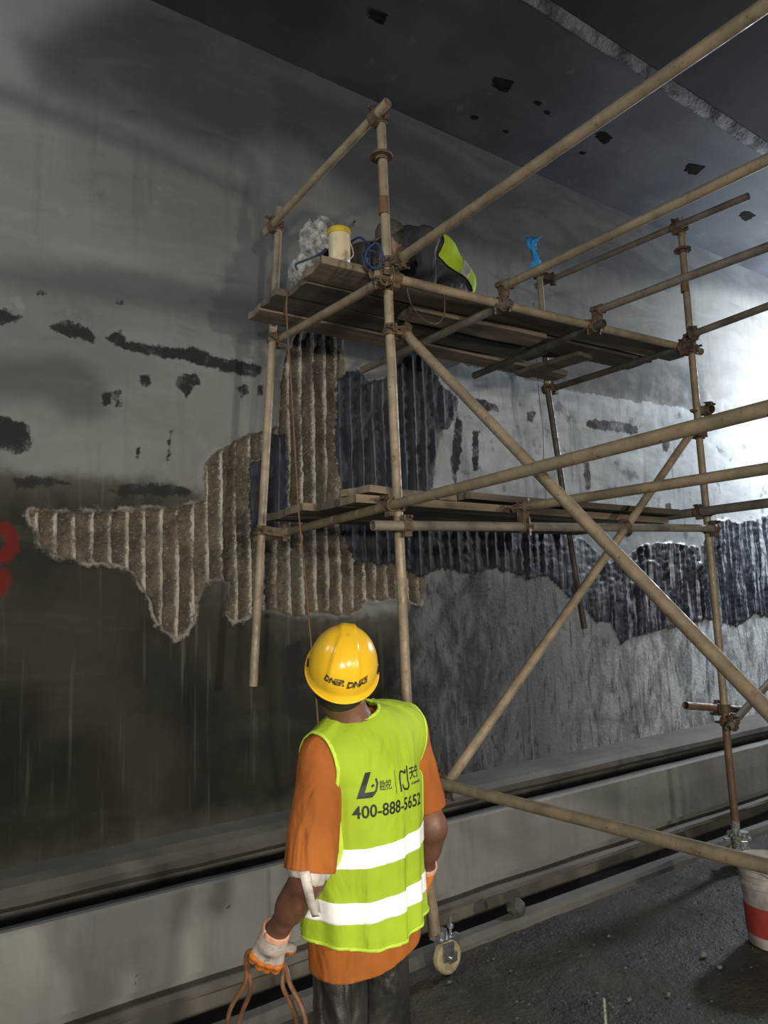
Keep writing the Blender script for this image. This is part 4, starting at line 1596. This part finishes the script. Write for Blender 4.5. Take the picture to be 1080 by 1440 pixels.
# ------------------------------------------------------------------ the worker on the deck
DECK = 3.43
w2 = empty('person', (2.93, 3.42, DECK), 'person in dark clothes and yellow-green vest crouching on the upper deck, back arched', 'person')
WO = tuple(w2.location)
M['dark_cloth'] = fabric('dark_work_clothes', (.030, .030, .032), (.018, .018, .020), .8, .75, 8, .4)
M['cap'] = simple('dark_cap', (.07, .066, .06), .6, 0, (.035, .034, .033), 30, .4)
Y2 = 3.42
DX = np.array([-.10, 0, -.02])
hip = np.array([3.13, 3.46, 3.72])+DX; mid2 = np.array([2.99, 3.43, 3.86])+DX; shd = np.array([2.80, 3.40, 3.885])+DX
S1, S2 = shd+np.array([.0, -.165, -.02]), shd+np.array([.01, .165, .0])
hd2 = np.array([2.68, 3.40, 3.90])+DX
K1, K2 = np.array([2.88, 3.28, 3.52])+DX, np.array([2.88, 3.60, 3.51])+DX
A1, A2 = np.array([3.20, 3.33, 3.475])+DX, np.array([3.21, 3.57, 3.475])+DX
E1, E2 = S1+np.array([-.02, -.02, -.27]), S2+np.array([-.10, .06, -.24])
W1, W2 = E1+np.array([-.20, .05, -.10]), E2+np.array([-.20, -.04, -.06])
HX = np.array([-.80, 0, -.6]); HZ = np.array([-.6, 0, .80]); HY = np.cross(HZ, HX)
AXW = np.stack([HX, HY, HZ])


def w2core(P, g=0.):
    sp = smin([cone(P, hip, mid2, .135+g, .135+g), cone(P, mid2, shd, .135+g, .115+g), cone(P, S1, S2, .062+g, .062+g),
               cone(P, hip+[0, -.09, 0], hip+[0, .09, 0], .10+g, .10+g)], .06)
    return sp


def w2body(P):
    t = w2core(P)
    t = smin([t, cone(P, shd+[-.03, 0, .02], hd2, .058, .05)], .03)
    t = smin([t, ell(P, hd2, (.095, .075, .105), AXW), ell(P, hd2+HX*.05-HZ*.06, (.05, .05, .06), AXW)], .025)
    t = smin([t, cone(P, hd2+HX*.09-HZ*.01, hd2+HX*.115-HZ*.035, .010, .014)], .008)
    for h, kn, an in ((hip+np.array([0, -.09, -.03]), K1, A1), (hip+np.array([0, .09, -.03]), K2, A2)):
        t = smin([t, smin([cone(P, h, kn, .085, .058), cone(P, kn, an, .055, .038), cone(P, an, an+[.10, 0, -.01], .036, .028)], .03)], .04)
    for sh, e, wr in ((S1, E1, W1), (S2, E2, W2)):
        t = smin([t, smin([cone(P, sh, e, .05, .040), cone(P, e, wr, .040, .030)], .02)], .03)
        k0 = wr+(wr-e)/np.linalg.norm(wr-e)*.07
        t = smin([t, cone(P, wr, k0, .03, .032)], .015)
        d0 = (k0-wr)/np.linalg.norm(k0-wr)
        sd0 = np.cross(d0, [0, 0, 1]); sd0 /= np.linalg.norm(sd0)
        for o in (-1.5, -.5, .5, 1.5):
            t = smin([t, smin([cone(P, k0+sd0*o*.019, k0+sd0*o*.021+d0*.035-UPV*.012, .010, .009),
                               cone(P, k0+sd0*o*.021+d0*.035-UPV*.012, k0+sd0*o*.021+d0*.05-UPV*.035, .009, .008)], .004)], .004)
        t = smin([t, cone(P, wr+sd0*.025+d0*.01, wr+sd0*.045+d0*.045-UPV*.02, .012, .010)], .006)
    return t


V, Q = sdf_mesh(w2body, (2.2, 3.0, 3.40), (3.45, 3.85, 4.12), .010)
V[:, 2] = np.maximum(V[:, 2], DECK+.004)
mesh_obj('body', V, Q, M['skin'], w2, WO, smooth=True)


def w2cloth(P):
    t = w2core(P, .016)
    for h, kn, an in ((hip+np.array([0, -.09, -.03]), K1, A1), (hip+np.array([0, .09, -.03]), K2, A2)):
        t = smin([t, smin([cone(P, h, kn, .105, .078), cone(P, kn, an, .070, .055)], .03)], .04)
    for sh, e, wr in ((S1, E1, W1), (S2, E2, W2)):
        t = smin([t, smin([cone(P, sh, e, .066, .056), cone(P, e, e+(wr-e)*.8, .055, .045)], .02)], .03)
    return t


V, Q = sdf_mesh(w2cloth, (2.2, 3.0, 3.40), (3.45, 3.90, 4.12), .010)
V = wob(V, Q, .012, (16, 16, 16), 81)
V[:, 2] = np.maximum(V[:, 2], DECK+.002)
mesh_obj('work_clothes', V, Q, M['dark_cloth'], w2, WO, smooth=True)
# vest over the back, its lower half showing bright below the dark shoulders
V, Q = sdf_mesh(lambda P: w2core(P, .034), (2.2, 3.0, 3.40), (3.45, 3.90, 4.14), .009)
V = V+normals(V, Q)*(.010*fbm(V*9, 3, 85))[:, None]
sp = (V-shd)@((hip-shd)/np.linalg.norm(hip-shd))
up_ = V[:, 2]-(3.885-.55*(V[:, 0]-2.80))
fv = np.minimum.reduce([sp-.10-.04*vnoise(V*8, 3), .47-sp, up_+.09])
V1, Q1 = clip_mesh(V, Q, fv)
v2 = thick(mesh_obj('vest', V1, Q1, M['vest'], w2, WO, smooth=True), .002)
fb = np.minimum.reduce([fv-.002, .030-np.abs(sp-.31-.02*vnoise(V*6, 9))])
V1, Q1 = clip_mesh(V+normals(V, Q)*.003, Q, fb)
tag(thick(mesh_obj('reflective_band', V1, Q1, simple('dull_tape', (.42, .43, .42), .5, 0, (.28, .29, .28), 25, .3), v2, WO, smooth=True), .0012),
    'dull grey reflective band across the lower back')
V, Q = sdf_mesh(lambda P: ell(P, hd2-HX*.008, (.099, .079, .109), AXW), hd2-.2, hd2+.2, .008)
V, Q = clip_mesh(V, Q, .070-(V-hd2)@HX+.01*vnoise(V*40, 2))
mesh_obj('hair', V, Q, M['hair'], w2, WO, smooth=True)
# dark cap
V, Q = sdf_mesh(lambda P: smin([ell(P, hd2+HZ*.01, (.104, .085, .112), AXW), ell(P, hd2+HX*.10+HZ*.045, (.07, .07, .010), AXW)], .01),
                hd2-.25, hd2+.25, .008)
V, Q = clip_mesh(V, Q, (V-hd2)@HZ-.022)
thick(mesh_obj('cap', V, Q, M['cap'], w2, WO, smooth=True), .003)

# ------------------------------------------------------------------ things on the upper deck
# cream pot with a yellow rim
M['cream'] = simple('cream_plastic', (.52, .46, .31), .4, 0, (.40, .35, .23), 8, .05)
M['yellow_lid'] = simple('yellow_lid', (.56, .40, .03), .45, 0, (.40, .28, .03), 20, .1)
pc = (1.985, 3.075, DECK+.006)
pot = empty('plastic_pot', pc, 'cream plastic pot with a yellow rim at the front left corner of the upper deck', 'pot')
bm = bmesh.new()
bm_lathe(bm, [(.040, 0), (.048, .003), (.053, .012), (.0555, .03), (.0565, .09), (.0565, .155), (.054, .172), (.054, .180), (.050, .180), (.050, .02)], pc, AX, 36, True, True)
bm_obj('body', bm, M['cream'], pot, pc, smooth=True, sharp=.7)
bm = bmesh.new()
bm_lathe(bm, [(.0575, .158), (.0605, .160), (.0605, .176), (.058, .188), (.050, .192), (.0, .190)], pc, AX, 36, False, False)
bm_obj('lid', bm, M['yellow_lid'], pot, pc, smooth=True, sharp=.7)
bm = bmesh.new()
bm_path(bm, spline([(pc[0]+.056, pc[1]-.01, pc[2]+.150), (pc[0]+.066, pc[1]-.02, pc[2]+.10), (pc[0]+.064, pc[1]-.03, pc[2]+.06), (pc[0]+.054, pc[1]-.02, pc[2]+.04)], 8), .003, 6)
bm_obj('handle', bm, M['cream'], pot, pc, smooth=True)

# black bucket with blue carrying straps
bc = (2.215, 3.16, DECK+.004)
bk = empty('bucket', bc, 'black rubber bucket with blue rope straps between cream pot and scaffold standard', 'bucket')
bm = bmesh.new()
bm_lathe(bm, [(.075, 0), (.084, .01), (.098, .17), (.104, .172), (.104, .182), (.096, .182), (.094, .17), (.08, .015)], bc, AX, 32, True, True)
bm_obj('body', bm, M['boot'], bk, bc, smooth=True, sharp=.7)
M['blue_rope'] = simple('blue_rope', (.016, .035, .12), .7, 0, (.010, .02, .07), 120, .6, 300)
for a0, a1, lean in ((-.9, .9, .03), (2.2, 4.1, -.02)):
    bm = bmesh.new()
    p0 = np.array([bc[0]+.1*math.cos(a0), bc[1]+.1*math.sin(a0), bc[2]+.165]); p1 = np.array([bc[0]+.1*math.cos(a1), bc[1]+.1*math.sin(a1), bc[2]+.165])
    mm = (p0+p1)/2+np.array([lean, -.06 if lean > 0 else .02, .055])
    bm_path(bm, spline([p0-[0, 0, .06], p0, p0*.55+mm*.45+[0, 0, .03], mm, p1*.55+mm*.45+[0, 0, .03], p1, p1-[0, 0, .07]], 8), .0062, 8)
    bm_obj('strap', bm, M['blue_rope'], bk, bc, smooth=True)
# coil of blue rope hanging by the standard
bm = bmesh.new()
co = np.array(pD(524, 362, 3.60))
pts = [co+np.array([.035*math.cos(a)*(1+.2*math.sin(a*2.3)), .03*math.sin(a*.7), .055*math.sin(a)+.012*math.cos(a*1.7)]) for a in np.linspace(0, 11, 70)]
pts.append(np.array([pts[-1][0], pts[-1][1], DECK+.012]))
bm_path(bm, pts, .0055, 8)
tag(bm_obj('rope', bm, M['blue_rope'], None, tuple(co), smooth=True), 'bunch of blue rope against the left front standard above the upper deck', 'rope')

# brush lying in the bucket, its dark handle sticking up
h0, h1 = np.array(pY(486, 326, 3.16)), np.array(pY(500, 311, 3.12))
br = empty('brush', tuple(h0), 'dark handled brush sticking up between the cream pot and the black bucket', 'brush')
bm = bmesh.new()
dd = (h1-h0)/np.linalg.norm(h1-h0)
bm_path(bm, [h0-dd*.14, h0-dd*.02, h0, h0+dd*.03, h1-dd*.015, h1], .0075, 10)
bm_obj('handle', bm, M['boot'], br, tuple(h0), smooth=True)
bm = bmesh.new()
x, y, z = frame(dd)
bm_box(bm, h0-dd*.165, (x, y, z), (.028, .010, .028), .004)
bm_obj('bristles', bm, M['hair'], br, tuple(h0))

# crumpled clear plastic bag
m, nt, p = new_mat('clear_plastic_sheet')
k = NT(nt)
p.inputs['Base Color'].default_value = (.30, .31, .30, 1)
p.inputs['Roughness'].default_value = .16
p.inputs['Transmission Weight'].default_value = .15
p.inputs['IOR'].default_value = 1.4
k.link(k.mix(k.ramp(k.noise(18, 5, .7), .4, .65), (.72, .73, .71), (.22, .22, .21)), p.inputs['Base Color'])
k.link(k.bump(k.noise(30, 5, .75, dist=1.2), 1., .03), p.inputs['Normal'])
b0 = np.array(pZ(436, 398, DECK)); b0 = np.array([2.07, 3.46, DECK])


def bagf(P):
    q = P-b0
    c1 = ell(q, (0, 0, .12), (.155, .13, .16))
    c2 = ell(q, (.02, .01, .30), (.105, .09, .17))
    c3 = ell(q, (.06, 0, .44), (.06, .05, .06))
    return smin([c1, c2, c3], .05)+.030*fbm(P*13, 3, 91)+.012*np.abs(fbm(P*34, 2, 95))


V, Q = sdf_mesh(bagf, b0-[.26, .24, .02], b0+[.26, .24, .60], .0095)
V[:, 2] = np.maximum(V[:, 2], DECK+.003)
bag = mesh_obj('plastic_bag', V, Q, m, None, tuple(b0), smooth=False)
tag(bag, 'crumpled clear plastic bag standing behind the cream pot on the upper deck', 'bag')
bm = bmesh.new()
bm_path(bm, spline([np.array([0, 0, .03])+q_ for q_ in [pD(418, 388, 3.74), pD(416, 380, 3.73), pD(424, 376, 3.72), pD(440, 370, 3.71), pD(456, 362, 3.76)]], 8), .006, 8)
tag(bm_obj('strap', bm, simple('navy_strap', (.02, .03, .06), .6), None, tuple(pD(424, 376, 3.72)), smooth=True), 'dark navy cord lying across the clear plastic bag', 'cord')

# blue cloth knotted on the back right standard
m = simple('blue_cloth', (.02, .30, .68), .7, 0, (.015, .19, .50), 12, .4, 40)
c0 = np.array(pY(754, 358, 3.80))
V, F = [], []
for i in range(13):
    t = i/12
    for j in range(7):
        u = j/6-.5
        wd = .045+.10*abs(t-.45)
        q = c0+np.array([-.045, -.02, 0])+CR*(u*wd-.02*math.sin(t*6))+UPV*((.5-t)*.25)+FW*(.016*math.sin(u*9+t*5))
        V.append(q)
for i in range(12):
    for j in range(6):
        a = i*7+j
        F.append([a, a+1, a+8, a+7])
thick(tag(mesh_obj('cloth', np.array(V), F, m, None, tuple(c0), smooth=True), 'bright blue cloth tied near the top of the back right standard', 'cloth'), .003)
bm = bmesh.new()
bm_tube(bm, c0+np.array([.004, .02, -.02]), c0+np.array([.006, .02, .035]), .022, .016, 14)
bm_box(bm, c0+np.array([.0, -.012, .01]), AX, (.016, .012, .012), .004)
bm_obj('top_clip', bm, M['chrome'], scaf, SO, smooth=True, sharp=.6)

# hanging cord, wires
bm = bmesh.new()
cr = [pD(399, 446, 3.82), pD(402, 425, 3.72), pD(404, 414, 3.67), pD(403, 440, 3.63), pD(408, 520, 3.6), pD(414, 620, 3.55), pD(420, 720, 3.50),
      pD(428, 800, 3.45), pD(436, 890, 3.40), pD(446, 1000, 3.35), pD(455, 1150, 3.25), pD(465, 1300, 3.15), (1.72, 2.72, .02), (1.5, 2.6, .015)]
bm_path(bm, spline(cr, 8), .0042, 8)
tag(bm_obj('cord', bm, simple('brown_cord', (.13, .070, .040), .8, 0, (.08, .05, .035), 30), None, tuple(cr[4]), smooth=True), 'orange-brown cord hanging from the left end of the upper deck', 'cord')
bm = bmesh.new()
M['wire'] = simple('old_wire', (.10, .075, .05), .6)
wr_ = [pY(571, 402, 2.84), pY(577, 425, 2.88), pY(586, 440, 2.95), pY(600, 452, 3.0), pY(615, 455, 3.0), pY(624, 444, 2.95), pY(625, 425, 2.9), pY(621, 410, 2.86)]
bm_path(bm, spline(wr_, 8), .004, 6)
tag(bm_obj('wire', bm, M['wire'], None, tuple(wr_[3]), smooth=True), 'bent loop of wire hanging under the front of the upper deck', 'wire')
bm = bmesh.new()
wr_ = [pY(750, 425, 3.80), pY(757, 545, 3.80), pY(763, 600, 3.9), pY(765, 650, 3.95), pY(768, 700, 3.95), pY(772, 735, 3.9)]
bm_path(bm, spline(wr_, 8), .003, 6)
tag(bm_obj('wire', bm, M['wire'], None, tuple(wr_[1]), smooth=True), 'thin dark wire hanging down beside the back right standard', 'wire')

# ------------------------------------------------------------------ on the ground
M['pail'] = simple('white_pail_plastic', (.40, .37, .35), .5, 0, (.22, .20, .18), 7, .15, 30)
M['red_label'] = simple('red_label', (.33, .045, .035), .5, 0, (.24, .035, .03), 12)
M['label_white'] = simple('label_white', (.42, .38, .36), .5)
qc = (3.765, 2.055, .006)
pl = empty('paint_pail', qc, 'dirty white plastic pail with a red label standing on the wet floor', 'pail')
bm = bmesh.new()
bm_lathe(bm, [(.125, 0), (.131, .006), (.139, .20), (.143, .275), (.150, .277), (.150, .292), (.145, .295), (.146, .330), (.153, .333), (.153, .350),
              (.147, .356), (.157, .360), (.157, .385), (.152, .388), (.147, .384), (.14, .28), (.12, .03)], qc, AX, 48, True, True)
bm_obj('body', bm, M['pail'], pl, qc, smooth=True, sharp=.5)
bm = bmesh.new()
bm_lathe(bm, [(.1352, .055), (.1402, .19)], qc, AX, 48, False, False)
bm_obj('label', bm, M['red_label'], pl, qc, smooth=True)
bm = bmesh.new()
bm_path(bm, spline([(qc[0]-.155, qc[1]-.01, qc[2]+.37), (qc[0]-.13, qc[1]-.10, qc[2]+.33), (qc[0], qc[1]-.162, qc[2]+.29), (qc[0]+.13, qc[1]-.10, qc[2]+.33), (qc[0]+.155, qc[1]-.01, qc[2]+.37)], 10), .0025, 6)
bm_obj('handle', bm, M['chrome'], pl, qc, smooth=True)


def rock(name, c, r, mat, label, cat, group=None, seed=0, flat=.7):
    bm = bmesh.new()
    bmesh.ops.create_icosphere(bm, subdivisions=2, radius=1)
    P = np.array([v.co[:] for v in bm.verts])
    k_ = 1+.35*fbm(P*1.6+seed*7.3, 2, seed)
    for v, kk in zip(bm.verts, k_):
        v.co = Vector((c[0]+v.co.x*kk*r, c[1]+v.co.y*kk*r*.8, max(c[2]+r*flat*.55+v.co.z*kk*r*flat, c[2]+.001)))
    return tag(bm_obj(name, bm, M[mat], None, tuple(c)), label, cat, group)


M['stone'] = simple('pale_chip', (.15, .145, .135), .85, 0, (.08, .077, .07), 40, .4)
M['grit'] = simple('grit', (.11, .105, .095), .85, 0, (.06, .058, .052), 9)
spots = [(632, 1383, .013), (856, 1318, .013), (845, 1290, .009), (868, 1352, .010), (880, 1363, .009), (990, 1345, .020), (1012, 1362, .016), (1022, 1368, .012),
         (940, 1400, .012), (885, 1408, .014), (893, 1412, .010), (965, 1400, .010), (985, 1400, .008), (1060, 1415, .012), (915, 1338, .012), (722, 1330, .010),
         (700, 1342, .009), (780, 1310, .010), (1010, 1250, .012), (905, 1285, .012), (760, 1340, .009), (662, 1370, .008)]
CH = {0: 'beside the castor wheel, closest to it', 1: 'the one nearest the kerb', 4: 'right one of a close pair',
      5: 'largest of all', 6: 'just left of the pail foot', 8: 'near the lower right, alone on a dark patch',
      9: 'right of the thin white stake'}
bg_ = bmesh.new()
for i, (x, y, r) in enumerate(spots):
    q = pZ(x, y, 0)
    if i in CH:
        rock('concrete_chip', (q[0], q[1], .003), r*.9, 'stone', 'pale concrete chip on the wet floor, '+CH[i], 'chip', 'concrete chips on the floor', i, .5)
rg = random.Random(3)
for i in range(260):
    x, y = rg.uniform(1.9, 4.6), rg.uniform(1.0, 2.95)
    r = rg.uniform(.003, .008)
    rr = bmesh.ops.create_icosphere(bg_, subdivisions=1, radius=r)
    for v in rr['verts']:
        v.co = Vector((x+v.co.x*rg.uniform(.8, 1.4), y+v.co.y*rg.uniform(.8, 1.4), .004+v.co.z*.5))
tag(bm_obj('grit', bg_, M['grit'], None), 'fine pale grit strewn over the wet floor', 'grit', None, 'stuff')
M['kerb_stone'] = simple('grey_lump', (.06, .06, .054), .7, 0, (.03, .029, .027), 20, .6)
q = pZ(735, 1290, .04)
rock('concrete_lump', (q[0], 3.035, .045), .055, 'kerb_stone', 'lump of broken concrete sitting on the low kerb', 'lump', None, 40, .9)
# slim pale stake standing up at the bottom edge
s0 = np.array(pZ(853, 1462, .0)); 
bm = bmesh.new()
bm_tube(bm, (s0[0], s0[1], .003), (s0[0]+.004, s0[1]+.004, .145), .0055, .003, 10)
for z in (.02, .045, .07, .095, .12):
    bm_tube(bm, (s0[0]+z*.03, s0[1]+z*.03, z), (s0[0]+z*.03, s0[1]+z*.03, z+.004), .0066, None, 10)
tag(bm_obj('plastic_stake', bm, simple('speckled_white', (.34, .34, .32), .5, 0, (.10, .10, .09), 160), None, (float(s0[0]), float(s0[1]), 0), smooth=True, sharp=.6),
    'thin speckled white stake standing on the floor at the bottom edge', 'stake')
